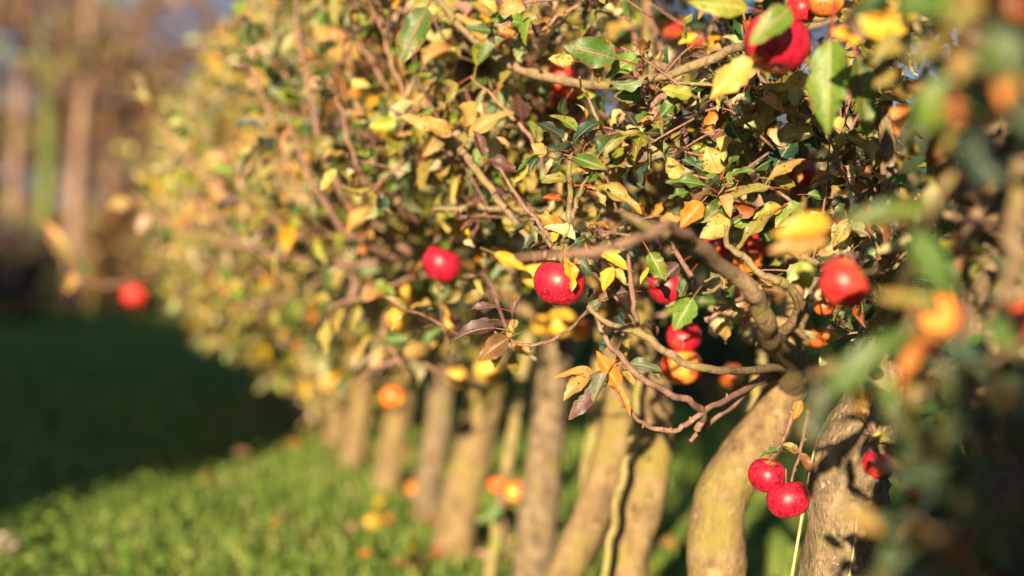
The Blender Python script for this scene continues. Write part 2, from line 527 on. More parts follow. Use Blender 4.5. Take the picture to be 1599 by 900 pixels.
def build_grass():
    x, y = scatter(95000, 3.2, 34.0, -16, 9)
    n = len(x)
    z = ground_z(x, y)
    h = RNG.uniform(.03, .078, n) * (1 + .03 * y)
    w = RNG.uniform(.0022, .005, n) * (1 + .12 * y)
    az = RNG.uniform(0, 6.28, n); lean = RNG.uniform(.1, .9, n)
    lx, ly = np.cos(az) * lean, np.sin(az) * lean
    face = az + RNG.uniform(.8, 2.3, n)
    wx, wy = np.cos(face) * w, np.sin(face) * w
    b = np.stack([x, y, z - .005], -1)
    mid = b + np.stack([lx * h * .35, ly * h * .35, h * .6], -1)
    tip = b + np.stack([lx * h, ly * h, h * (1 - .25 * lean)], -1)
    wv = np.stack([wx, wy, np.zeros(n)], -1)
    V = np.stack([b - wv, b + wv, mid - wv * .8, mid + wv * .8, tip], 1).reshape(-1, 3)
    i = np.arange(n) * 5
    Q = np.stack([i, i + 1, i + 3, i + 2], -1)
    T = np.stack([i + 2, i + 3, i + 4], -1)
    cols = np.array([(.16, .26, .045), (.22, .32, .06), (.28, .34, .08), (.36, .32, .13), (.07, .15, .03)])
    c = cols[RNG.choice(5, n, p=[.32, .28, .18, .06, .16])] * RNG.uniform(.8, 1.2, (n, 1))
    o = link('grass', np_mesh('grass', V, Q, col=np.repeat(c, 5, 0), T=T), M['grass'])
    tag(o, 'short green grass growing on the lawn', 'grass', kind='stuff')
build_grass()

def build_clover():
    # low broad-leaved ground cover, thick in the near left, thinning towards the row
    x, y = scatter(30000, 3.4, 7.5, -3.2, .2)
    dens = np.clip(1.15 - (x + 1.75) * 1.25, .03, 1) * np.clip((8.2 - y) / 3.0, 0, 1)
    dens *= .45 + .55 * (np.sin(x * 5.1 + 1.3) * np.sin(y * 4.3 + x) > -.25)
    k = RNG.uniform(0, 1, len(x)) < dens
    x, y = x[k], y[k]; n = len(x)
    z = ground_z(x, y) + RNG.uniform(.015, .085, n) * np.clip(1.1 - (x + 1.2) * .5, .4, 1.25)
    base = np.stack([x, y, z], -1)
    az = RNG.uniform(0, 6.28, n)
    dr = np.stack([np.cos(az), np.sin(az), RNG.uniform(-.2, .5, n)], -1)
    nm = np.stack([RNG.normal(0, .45, n), RNG.normal(-.35, .45, n), np.ones(n)], -1)
    L = RNG.uniform(.018, .034, n); W = L * RNG.uniform(.30, .45, n)
    tint = np.array([(.15, .235, .04), (.22, .31, .06), (.06, .135, .025), (.31, .34, .09)])[RNG.choice(4, n, p=[.38, .28, .26, .08])]
    tint = np.hstack([tint * RNG.uniform(.8, 1.25, (n, 1)), np.zeros((n, 1))])
    V, Q, uv, col = leaves_arrays(base, dr, nm, L, W, RNG.uniform(.2, 1, n), RNG.uniform(0, .4, n), np.full(n, .1), np.zeros(n), tint, TPL_FAR)
    o = link('clover', np_mesh('clover', V, Q, uv=uv, col=col), M['grass'])
    tag(o, 'leafy clover carpeting the near lawn', 'clover', kind='stuff')
build_clover()

def build_litter():
    d = RNG.uniform(3.8, 9.5, 170)
    x = row_x(d) + RNG.normal(-.05, .28, 170)
    y = d; n = len(d)
    base = np.stack([x, y, ground_z(x, y) + RNG.uniform(.03, .085, n)], -1)
    az = RNG.uniform(0, 6.28, n)
    dr = np.stack([np.cos(az), np.sin(az), RNG.uniform(-.15, .3, n)], -1)
    nm = np.stack([RNG.normal(0, .5, n), RNG.normal(-.5, .5, n), np.ones(n)], -1)
    L = RNG.uniform(.045, .075, n)
    V, Q, uv, col = leaves_arrays(base, dr, nm, L, L * .3, RNG.uniform(-1.2, 1.2, n), RNG.uniform(0, .6, n), np.full(n, .2), np.zeros(n),
                                  pick_tints(n, dict(tan=3, orange=1.2, rust=1.6, yellow=.6, brown=3)), TPL_MID)
    o = link('fallen_leaves', np_mesh('fallen_leaves', V, Q, uv=uv, col=col), M['leaf_soft'])
    tag(o, 'brown and orange leaves fallen on the grass under the apple row', 'fallen leaves', kind='stuff')
build_litter()

# ------------------------------------------------------------------ setting: far woodland
def blob_leaves(center, radii, n, size, tints, hollow=.35):
    """leaf-clump faces spread through an uneven ellipsoid"""
    u = nrm(RNG.normal(0, 1, (n, 3)))
    r = hollow + (1 - hollow) * RNG.uniform(0, 1, n) ** .6
    lump = 1 + .22 * np.sin(u[:, 0] * 5 + center[0]) * np.sin(u[:, 2] * 4 + center[1]) + .15 * np.sin(u[:, 1] * 7)
    p = np.asarray(center) + u * (r * lump)[:, None] * np.asarray(radii)
    dr = nrm(RNG.normal(0, 1, (n, 3)))
    nm = nrm(RNG.normal(0, .8, (n, 3)) + np.array([-.1, -.5, .5]))
    L = RNG.uniform(.7, 1.3, n) * size
    return leaves_arrays(p, dr, nm, L, L * .38, RNG.uniform(-.8, .8, n), RNG.uniform(0, .4, n), np.full(n, .1), np.zeros(n), tints, TPL_FAR)

def merge(arrs):
    V, Q, uv, col = [], [], [], []
    o = 0
    for a in arrs:
        V.append(a[0]); Q.append(a[1] + o); uv.append(a[2]); col.append(a[3]); o += len(a[0])
    return np.vstack(V), np.vstack(Q), np.vstack(uv), np.vstack(col)

M['wood_pink'] = bark_material('woodland_bark_pale', (.27, .17, .125), (.14, .085, .065), (.36, .24, .18), None, .15, .4)
M['wood_brown'] = bark_material('woodland_bark_brown', (.15, .095, .06), (.08, .05, .035), (.22, .15, .10), None, .15, .4)
M['wood_green'] = bark_material('woodland_bark_mossy', (.10, .125, .03), (.06, .075, .022), (.15, .17, .04), None, .15, .4)

def woodland_tree(px, d, width_px, mat, label, lean=0.0, top=9.0, crown=None, spread=1.0, limbs=7):
    b = at(px, 450, d); b[2] = 0.0
    t = empty('woodland_tree', b)
    tag(t, label, 'tree', 'trees of the wood behind the lawn')
    r = width_px / F_PX * d / 2
    tb = Tubes()
    pts = [(0, 0, -.1), (lean * .3, 0, top * .3), (lean * .65 + .1, .1, top * .62), (lean, 0, top)]
    tb.add(pts, [r * 1.25, r, r * .75, r * .3], 9, 16, .08)
    lb = tb; tips = []
    for k in range(limbs):
        h = top * random.uniform(.28, .95); a = random.uniform(0, 6.28); l = random.uniform(1.2, 3.0) * spread
        p0 = np.array([lean * h / top, 0, h]); p2 = p0 + np.array([math.cos(a) * l, math.sin(a) * l, l * random.uniform(.3, .9)])
        p1 = (p0 + p2) / 2 + np.array([0, 0, -.15 * l])
        lb.add([p0, p1, p2], [r * .35, r * .22, r * .08], 5, 7)
        tips += [p1, p2]
        for q in range(3):
            p3 = p2 + np.array([random.uniform(-.9, .9), random.uniform(-.9, .9), random.uniform(.1, 1.0)]) * spread
            lb.add([p1 * .4 + p2 * .6, p2 * .5 + p3 * .5 + np.array([0, 0, .1]), p3], [r * .1, r * .06, r * .03], 4, 5)
            tips.append(p3)
    link('trunk', tb.mesh('trunk'), mat, t)
    if crown:
        arrs = []
        for p in tips:
            n = crown['n']
            arrs.append(blob_leaves(p, np.array([.75, .75, .6]) * spread * random.uniform(.7, 1.2), n, crown['size'], pick_tints(n, crown['w']), .1))
        V, Q, uv, col = merge(arrs)
        link('crown', np_mesh('crown', V, Q, uv=uv, col=col), M['leaf_soft'], t)
    return t

BROWNS = dict(brown=7, rust=1.0, tan=.2, olive=1.0, purple=4)
woodland_tree(22, 33, 20, M['wood_pink'], 'slim pale brown trunk at the very edge of the wood', .2, 11, dict(n=26, size=.17, w=BROWNS), 1.0, 8)
woodland_tree(72, 30, 30, M['wood_green'], 'straight trunk furred with bright green moss between two pale trunks', -.1, 6.2, dict(n=22, size=.15, w=dict(olive=2, ygreen=1, brown=2)), .6, 6)
woodland_tree(112, 29, 20, M['wood_pink'], 'pale pinkish trunk just right of the mossy green one', .35, 9.5, dict(n=20, size=.16, w=BROWNS), .9, 7)
woodland_tree(178, 40, 26, M['wood_brown'], 'dark brown tree in russet leaf right of the pale trunks', -.3, 7, dict(n=40, size=.20, w=BROWNS), 1.3, 10)
woodland_tree(262, 44, 30, M['wood_brown'], 'broad russet tree nearest the left end of the apple row', .4, 6.0, dict(n=46, size=.22, w=dict(brown=3, tan=2, olive=2, orange=.6)), 1.5, 11)
woodland_tree(335, 50, 30, M['wood_brown'], 'tall brown tree whose top shows above the far apple crown', -.5, 13, dict(n=44, size=.24, w=BROWNS), 1.6, 12)
woodland_tree(-40, 38, 40, M['wood_brown'], 'thick brown tree cut by the left edge of the picture', .5, 12, dict(n=34, size=.2, w=BROWNS), 1.4, 9)
woodland_tree(420, 46, 34, M['wood_brown'], 'brown tree behind the topmost shoots of the far apple trees', .3, 13, dict(n=40, size=.24, w=BROWNS), 1.7, 12)

def woodland_mass():
    # the depth of the wood, beyond single trees
    arrs = []
    for k in range(150):
        d = random.uniform(52, 85); x = random.uniform(-.42, .42) * d
        px = 799.5 + x / d * F_PX
        hmax = 9.0 if 165 < px < 300 else (10.5 if 10 < px < 70 else 15.0)
        z = random.uniform(.3, hmax)
        n = 260
        arrs.append(blob_leaves((x, d, z), (3.0, 2.0, 2.0), n, .42, pick_tints(n, dict(brown=5, rust=.6, olive=.6, purple=5)) * np.array([.55, .52, .50, 1]), .1))
    V, Q, uv, col = merge(arrs)
    o = link('woods', np_mesh('woods', V, Q, uv=uv, col=col), M['leaf_soft'])
    tag(o, 'deep brown autumn woods closing off the far side of the lawn', 'woods', kind='stuff')
woodland_mass()

def shrub(px, d, rx, rz, weights, label, n=1800, size=.12):
    b = at(px, 450, d); b[2] = 0
    t = empty('shrub', b); tag(t, label, 'shrub', 'shrubs along the edge of the wood')
    V, Q, uv, col = blob_leaves((0, 0, rz * .9), (rx, rx * .8, rz), n, size, pick_tints(n, weights), .2)
    link('foliage', np_mesh('foliage', V, Q, uv=uv, col=col), M['leaf_soft'], t)
    tb = Tubes()
    for k in range(6):
        a = random.uniform(0, 6.28)
        tb.add([(0, 0, -.05), (math.cos(a) * rx * .3, math.sin(a) * rx * .3, rz * .6), (math.cos(a) * rx * .6, math.sin(a) * rx * .6, rz * 1.3)], [.05, .03, .01], 5, 6)
    link('stems', tb.mesh('stems'), M['wood_brown'], t)
shrub(15, 25, 1.15, 1.05, dict(purple=4, dgreen=2, brown=1), 'dark purplish shrub at the left edge in front of the trunks', 2600)  # dark leaf tints also stand in for shade on this shrub
shrub(-60, 23, 1.0, 1.0, dict(purple=4, dgreen=2), 'dark shrub cut by the left edge of the picture', 1500)
shrub(150, 31, 1.3, 1.35, dict(brown=4, tan=2, olive=2, orange=.6), 'brown leaved shrub below the pale pinkish trunk', 2600, .15)
shrub(235, 34, 1.4, 1.5, dict(brown=4, tan=2, olive=2), 'brown shrub beside the far end of the apple row', 2600, .15)
shrub(90, 36, 1.5, 1.4, dict(brown=4, tan=1.4, purple=2), 'dull brown shrub behind the mossy trunk', 2200, .15)
shrub(330, 38, 1.6, 1.3, dict(brown=4, purple=2, olive=1), 'dark brown shrub mostly behind the apple crown', 1800, .15)

shrub(1130, 9.5, .9, .85, dict(dgreen=5, teal=3, purple=1), 'added dark shrub darkening the gap behind the row right of the bent trunk', 5200, .08)  # these three shrubs are added to keep the gaps behind the row dark
shrub(1420, 8.5, .9, .9, dict(dgreen=5, teal=3), 'added dark shrub darkening the gap behind the row near the right edge', 4200, .08)
shrub(1000, 13, 1.1, .8, dict(dgreen=5, teal=3), 'added dark shrub darkening the gap between the pale trunks', 4200, .09)
# unseen leafy shade caster behind the camera, added and shaped to shadow the lawn
def build_shade_hedge():
    t = math.tan(SUN_EL); k = math.tan(SUN_AZ)
    y0 = -3.0
    us = [-2.62, -3.15, -4.2, -5.5, -8, -12, -16, -24]
    Ts = [1.7, 2.0, 2.45, 3.5, 4.9, 5.6, 6.5, 7.0]  # top outline set by where the lawn shadow has to fall
    root = empty('shade_hedge', (us[0] + k * y0, y0, 0))
    tag(root, 'unseen leafy shade caster behind the camera, shaped to shadow the lawn', 'shade_hedge')
    V = []; Q = []
    for u, T in zip(us, Ts):
        x = u + k * y0; h = T - y0 * t
        for yy in (y0 - .6, y0 + .1):
            V += [(x, yy, -.05), (x, yy, h)]
    n = len(us)
    for i in range(n - 1):
        a = i * 4; b = a + 4
        Q += [(a, b, b + 1, a + 1), (a + 2, a + 3, b + 3, b + 2), (a + 1, b + 1, b + 3, a + 3)]
    Q += [(0, 1, 3, 2), ((n - 1) * 4, (n - 1) * 4 + 2, (n - 1) * 4 + 3, (n - 1) * 4 + 1)]
    link('core', np_mesh('core', np.array(V) - np.array(root.location), np.array(Q), smooth=False), plain('shade_hedge_core', (.02, .03, .012)), root)
    arrs = []
    for i in range(n - 1):
        m = 900
        f = RNG.uniform(0, 1, m)
        u = us[i] + (us[i + 1] - us[i]) * f; T = Ts[i] + (Ts[i + 1] - Ts[i]) * f
        edge = RNG.uniform(0, 1, m) < .5
        h = np.where(edge, (T - y0 * t) + RNG.normal(0, .08, m), RNG.uniform(0, 1, m) * (T - y0 * t))
        p = np.stack([u + k * y0 + RNG.normal(.03, .05, m), y0 + RNG.normal(0, .15, m), h], -1) - np.array(root.location)
        L = RNG.uniform(.05, .1, m)
        arrs.append(leaves_arrays(p, nrm(RNG.normal(0, 1, (m, 3))), nrm(RNG.normal(0, 1, (m, 3))), L, L * .35, np.full(m, .4), np.full(m, .2), np.full(m, .1), np.zeros(m), pick_tints(m, dict(dgreen=3, green=1)), TPL_FAR))
    Vl, Ql, uv, col = merge(arrs)
    link('foliage', np_mesh('foliage', Vl, Ql, uv=uv, col=col), M['leaf_soft'], root)
build_shade_hedge()

# ------------------------------------------------------------------ apples
APPLES = [
 # px, py, diameter px, depth, kind, tilt x, tilt y, label
 (873, 443, 82, 2.07, 'crimson', 8, 6, 'deep red speckled apple in sharp focus with a ragged yellow leaf over its right side'),
 (690, 413, 62, 2.60, 'crimson', 20, -10, 'soft red apple with one white glint left of the sharp speckled apple'),
 (1213, 68, 106, 1.80, 'crimson', 12, 10, 'biggest glossy red apple with a green leaf across its shoulder near the top edge'),
 (1290, 4, 56, 1.95, 'orange', 0, 0, 'orange apple cut by the top edge right of the biggest red apple'),
 (1253, 14, 50, 2.02, 'red', 0, 0, 'red apple squeezed between the biggest red apple and the orange one at the top'),
 (1052, 44, 40, 2.95, 'blush', 10, 0, 'small red and orange apple hanging high among bare twigs'),
 (1083, 66, 34, 3.05, 'blush', 0, 0, 'dull shaded apple just right of the small red and orange one'),
 (880, 125, 62, 2.65, 'blush', 30, 10, 'pale blushed apple under the long branch near the top centre'),
 (876, 152, 42, 2.78, 'red', 0, 0, 'red apple peeping out below the pale blushed apple'),
 (1022, 279, 34, 2.85, 'red', 0, 0, 'small blurred red apple behind leaves right of the focused leaf rosette'),
 (1252, 272, 50, 2.42, 'red', 0, 0, 'dark shaded red apple under the tan leaf in the right half'),
 (1345, 338, 58, 2.12, 'red', 10, 20, 'purplish red apple half hidden by a near blurred green leaf'),
 (1403, 354, 48, 2.25, 'red', 0, 0, 'bright red apple sliver between two near blurred green leaves'),
 (1317, 443, 84, 1.62, 'rosy', 60, 12, 'soft red apple with a pale cheek beside the bent branch'),
 (1459, 497, 84, 1.28, 'blush', 30, 0, 'very blurred orange apple nearest the lens on the right'),
 (1588, 505, 80, 1.35, 'red', 30, 0, 'blurred dull red apple cut by the right edge of the picture'),
 (1042, 450, 60, 2.48, 'red', 0, 0, 'dark red apple behind a green leaf with holes right of the sharp apple'),
 (1068, 527, 56, 2.45, 'red', 20, 20, 'red apple with two glints crossed by a thin branch, upper of a close pair'),
 (1064, 573, 66, 2.42, 'blush', 0, 0, 'red and yellow streaked apple, lower of a close pair behind a branch'),
 (1010, 606, 38, 3.20, 'orange', 30, 0, 'orange topped apple in front of the smooth pale trunk'),
 (1143, 588, 40, 3.20, 'orange', 20, 0, 'orange apple left of the bent trunk where the branches meet'),
 (1198, 743, 60, 2.06, 'crimson', 12, -8, 'red apple hanging low beside the bent trunk, higher of a touching pair'),
 (1231, 780, 68, 2.02, 'crimson', 10, 8, 'red apple hanging low before the straw stem, lower of a touching pair'),
 (1366, 723, 54, 2.04, 'red', -20, 10, 'dark red apple hanging against the rough grey trunk'),
 (1433, 772, 26, 2.70, 'red', 0, 0, 'tiny red apple glimpsed in the dark foliage at lower right'),
 (622, 496, 42, 3.15, 'yellow', 10, 0, 'yellow apple with orange cheek beneath a yellow leaf left of centre'),
 (613, 621, 40, 3.40, 'orange', 30, 0, 'glowing orange apple hanging alone in front of the far trunks'),
 (877, 505, 50, 3.00, 'yellow', 30, 0, 'bright yellow apple below the sharp red one, larger of a yellow pair'),
 (907, 516, 34, 3.05, 'orange', 20, 0, 'small orange yellow apple right of the larger yellow apple'),
 (850, 508, 40, 3.12, 'yellow', 10, 0, 'yellow apple left of and behind the larger yellow apple'),
 (713, 590, 36, 3.45, 'yellow', 20, 0, 'pale yellow apple above the blurred leaning trunk'),
 (762, 577, 44, 3.35, 'yellow', 20, 0, 'dull yellow apple against the top of the green stake'),
 (806, 768, 37, 3.55, 'orange', 20, 10, 'orange red apple low beside the dark trunk, right of a pair on a sucker'),
 (777, 758, 32, 3.62, 'orange', 10, 0, 'small orange apple low on the sucker, left of a pair'),
 (210, 462, 40, 5.0, 'rosy', 20, 0, 'lone red orange apple at the tip of the farthest left branch'),
 (838, 430, 48, 2.45, 'yellow', 10, 0, 'yellow apple hidden behind the left edge of the sharp red apple'),
 (1118, 386, 48, 2.38, 'red', 0, 0, 'shaded dark red apple above the thick arching branch'),
 (1182, 383, 48, 2.42, 'red', 0, 0, 'dark red apple in deep shade right of the cream ribbed leaf'),
 (1167, 412, 46, 2.36, 'orange', 20, 0, 'orange apple behind the upper bend of the thick arching branch'),
 (1146, 443, 42, 2.48, 'orange', 20, 0, 'orange apple seen just under the thick arching branch'),
 (1278, 528, 34, 2.5, 'orange', 10, 0, 'small orange apple right of the forked branch'),
 (1287, 480, 30, 2.3, 'orange', 10, 0, 'small orange apple tucked under the soft red pale cheeked apple'),
 (583, 823, 30, None, 'yellow', 70, 0, 'yellow windfall apple lying on the grass nearest the camera'),
 (650, 770, 30, None, 'orange', 70, 30, 'yellow orange windfall apple lying on the grass at the foot of the trunks'),
]
HERO_DISC = [(1295, 105, 42, 1.74), (1293, 165, 42, 1.74)]

def apple_mesh(seed, rad):
    rg = np.random.default_rng(seed)
    nv, nu = 26, 32
    prof = []
    for i in range(nv):
        a = math.pi * i / (nv - 1)              # 0 = top
        r = math.sin(a) ** .92 * (1 + .05 * math.cos(a))
        z = math.cos(a) * .90
        # hollows at the stem and the eye
        z -= .34 * math.exp(-(a / .36) ** 2)
        z += .17 * math.exp(-((math.pi - a) / .30) ** 2)
        r *= 1 - .06 * max(0, -math.cos(a)) ** 2
        prof.append((r, z, a))
    V = []
    ph = rg.uniform(0, 6.28); sk = rg.uniform(-.06, .06, 2); sq = rg.uniform(.97, 1.04)
    for r, z, a in prof:
        for j in range(nu):
            th = 2 * math.pi * j / nu
            lob = 1 + .028 * math.cos(5 * th + ph) * (0.4 + .9 * max(0, -math.cos(a))) + .018 * math.cos(2 * th + ph * 1.7)
            V.append((r * lob * math.cos(th) * sq * rad + sk[0] * z * rad, r * lob * math.sin(th) * rad + sk[1] * z * rad, z * rad))
    Q = []
    for i in range(nv - 1):
        for j in range(nu):
            Q.append((i * nu + j, (i + 1) * nu + j, (i + 1) * nu + (j + 1) % nu, i * nu + (j + 1) % nu))
    return np_mesh('apple', V, Q)

def build_apples():
    for k, (px, py, dpx, d, kind, tx, ty, label) in enumerate(APPLES):
        if d is None:
            d = CAM_H * F_PX / (py - 430 + 15)
            rad = dpx / F_PX * d / 2
            p = at(px, py, d); p[2] = rad * .92 + .012
            grp = 'windfall apples on the grass'
        else:
            rad = dpx / F_PX * d / 2
            p = at(px, py, d)
            grp = 'apples hanging in the row'
            if k not in (11, 12, 14, 15, 24):       # those stand half hidden in leaves
                HERO_DISC.append((px, py, dpx / 2, d))
        o = link('apple', apple_mesh(k + 3, rad), M['apple_' + kind], None, p)
        tag(o, label, 'apple', grp)
        o.rotation_euler = (R(tx), R(ty), random.uniform(0, 6.28) if k else 1.2)
        tb = Tubes()
        sl = random.uniform(.5, .9) * rad
        bx, by = random.uniform(-.15, .15) * rad, random.uniform(-.15, .15) * rad
        tb.add([(0, 0, rad * .45), (bx * .3, by * .3, rad * .8), (bx, by, rad * .62 + sl)], [.0013, .0011, .0019], 6, 6)
        link('stem', tb.mesh('stem'), M['stem'], o)
        # eye: five dry sepals
        b = np.zeros((5, 3)); a = np.arange(5) * 2 * math.pi / 5
        b[:, 0] = np.cos(a) * .05 * rad; b[:, 1] = np.sin(a) * .05 * rad; b[:, 2] = -rad * .74
        dr = np.stack([np.cos(a) * .6, np.sin(a) * .6, -np.ones(5)], -1)
        nm = np.stack([np.cos(a), np.sin(a), np.full(5, .6)], -1)
        L = np.full(5, .17 * rad)
        V, Q, uv, col = leaves_arrays(b, dr, nm, L, L * .3, np.full(5, .8), np.full(5, .3), np.zeros(5), np.zeros(5), np.tile([[.1, .05, .03, 0]], (5, 1)), TPL_FAR)
        link('calyx', np_mesh('calyx', V, Q, uv=uv, col=col), M['calyx'], o)
build_apples()

# ------------------------------------------------------------------ pruning: where the row's random growth may stand
YB_X = [0, 180, 215, 265, 330, 420, 455, 475, 530, 555, 600, 660, 700, 760, 830, 900, 960, 1020, 1090, 1200, 1260, 1300, 1400]
YB_Y = [300, 400, 490, 560, 600, 610, 650, 725, 715, 680, 665, 645, 615, 580, 545, 535, 545, 520, 590, 600, 640, 900, 1400]
XL_Y = [-300, 0, 60, 130, 165, 200, 260, 300, 340, 400, 470, 560, 600]
XL_X = [520, 345, 318, 290, 225, 205, 178, 172, 190, 200, 225, 262, 300]
DISC = np.array(HERO_DISC)

def ragged(py):
    return 16 * np.sin(py / 13.0) + 12 * np.sin(py / 29.0 + 1.3) + 8 * np.sin(py / 6.1)
def ragged_low(px):
    return 15 * np.sin(px / 15.0) + 14 * np.sin(px / 37.0 + .6)

def edge_density(p):
    """the crowns thin out towards their outer shoots"""
    px, py, d = project(p)
    a = (px - np.interp(py, XL_Y, XL_X)) / 110.0
    b = (np.interp(px, YB_X, YB_Y) - py) / 70.0
    return np.clip(np.minimum(a, b), 0, 1) * .45 + .55

def allowed(p, extra=0.0):
    """keeps growth off the lens, inside the crown's real outline, and off the fruit in front"""
    px, py, d = project(p)
    n = len(px)
    jit = RNG.normal(0, 14, n)
    dmin = np.interp(px, [-400, 500, 1180, 1300, 1420, 1599, 1900], [3.6, 2.6, 1.95, 1.82, 1.45, 1.15, .55])
    ok = d > dmin + extra
    inside = (px > -250) & (px < 1850) & (py > -260) & (py < 1160) & (d > 0)
    ok &= ~(inside & (py > np.interp(px, YB_X, YB_Y) + ragged_low(px) + jit))
    ok &= ~((px < np.interp(py, XL_Y, XL_X) + ragged(py) + jit))
    for ax, ay, ar, ad in DISC:
        ok &= ~(((px - ax) ** 2 + (py - ay) ** 2 < (ar + np.where(d < 1.75, 120, 62) / np.maximum(d, .5)) ** 2) & (d < ad + .02))
    return ok | (d < .02)

# ------------------------------------------------------------------ the apple row
TREES = []
def trunk_px(pts, d, w_px):
    return [at(x, y, d) for x, y in pts], [w / F_PX * d / 2 for w in w_px]

TREE_SPECS = [
 # depth, trunk picture points from low to high, widths px, bark, label, foliage weights, leaf count factor, low z
 (1.71, [(1592, 900), (1585, 700), (1572, 520), (1560, 380), (1548, 200), (1530, 20)], [150, 140, 135, 140, 120, 90], 'bark_rough', 'apple tree with the thick cracked trunk at the right edge, nearest of the row'),
 (2.09, [(1318, 900), (1322, 800), (1330, 720), (1372, 600), (1385, 480), (1390, 300)], [128, 132, 128, 84, 62, 40], 'bark_rough', 'apple tree with the rough crumbling trunk behind the straw stem and low red pair'),
 (2.44, [(1118, 900), (1118, 835), (1130, 770), (1168, 708), (1205, 650), (1228, 590), (1245, 500), (1240, 380), (1250, 230)], [88, 86, 86, 84, 74, 62, 54, 44, 34], 'bark_smooth', 'apple tree whose smooth pale trunk bends sharply below the thick arching branch'),
 (2.83, [(975, 900), (1000, 800), (1022, 700), (1018, 610), (1000, 540), (1005, 420), (1030, 280)], [74, 72, 68, 66, 58, 46, 36], 'bark_smooth', 'apple tree with a smooth straw coloured trunk behind the orange topped apple'),
 (3.10, [(880, 900), (925, 800), (955, 700), (968, 620), (960, 540), (950, 420), (965, 280)], [72, 66, 58, 54, 48, 40, 30], 'bark_smooth', 'apple tree with a slim trunk curving right just left of the smooth straw trunk'),
 (3.46, [(832, 900), (842, 800), (852, 700), (862, 600), (868, 540), (850, 420), (860, 260)], [72, 70, 66, 62, 56, 46, 34], 'bark_rough', 'apple tree with an upright mottled grey trunk below the bright yellow apples'),
 (4.17, [(700, 900), (715, 800), (742, 690), (762, 600), (770, 520), (760, 380)], [80, 76, 72, 66, 56, 40], 'bark_smooth', 'apple tree with a blurred golden trunk leaning right at the middle of the row'),
 (4.83, [(668, 840), (668, 760), (682, 680), (690, 600), (700, 480)], [52, 48, 46, 42, 36], 'bark_rough', 'apple tree with a dim grey trunk behind the blurred golden leaning one'),
 (5.40, [(600, 780), (612, 700), (628, 620), (640, 500)], [50, 46, 44, 36], 'bark_smooth', 'apple tree with a pale blurred trunk where the grass meets the row'),
 (6.10, [(545, 735), (556, 680), (566, 620), (580, 480)], [42, 40, 38, 30], 'bark_smooth', 'apple tree with a faint trunk behind the lowest hanging golden leaves'),
 (6.80, None, None, 'bark_smooth', 'golden apple tree, fourth crown from the far end of the row'),
 (7.60, None, None, 'bark_smooth', 'golden apple tree, third crown from the far end of the row'),
 (8.50, None, None, 'bark_smooth', 'golden apple tree, last but one crown of the row'),
 (9.50, None, None, 'bark_smooth', 'golden apple tree closing the far end of the row'),
]
W_NEAR = dict(dgreen=2.6, green=3.0, lgreen=1.6, ygreen=2.2, olive=2.6, tan=.9, yellow=.7, pale=.8, orange=.2, purple=.8, brown=.8, teal=1.6)
W_MID = dict(dgreen=1.6, green=2.4, lgreen=1.7, ygreen=2.6, olive=3.4, tan=1.5, yellow=1.2, pale=1.4, peach=.2, orange=.2, purple=.6, brown=.8, teal=.5)
W_FAR = dict(green=1.3, lgreen=1.8, ygreen=3.4, olive=4.4, tan=1.2, yellow=1.6, pale=3.2, peach=.15, orange=.1, brown=.5)

def w_mix(d):
    a = np.clip((d - 2.1) / 1.5, 0, 1); b = np.clip((d - 4) / 2, 0, 1)
    out = {}
    for k in PALK:
        out[k] = (1 - a) * W_NEAR.get(k, 0) + a * ((1 - b) * W_MID.get(k, 0) + b * W_FAR.get(k, 0))
    return out

SUNV = np.array(to_sun)

def crown_mesh(V, Q, uv, col, twigs, base):
    # leaves and the twiglets that carry them: one crown, two materials
    tv = np.vstack(twigs.V) - base; tq = np.vstack(twigs.Q); tt = np.vstack(twigs.T)
    o = len(V)
    me = np_mesh('crown', np.vstack([V, tv]), np.vstack([Q, tq + o]), uv=np.vstack([uv, np.zeros((len(tv), 2))]), col=np.vstack([col, np.zeros((len(tv), 4))]), T=tt + o)
    mi = np.zeros(len(me.polygons), np.int32); mi[len(Q):] = 1
    me.polygons.foreach_set('material_index', mi)
    return me

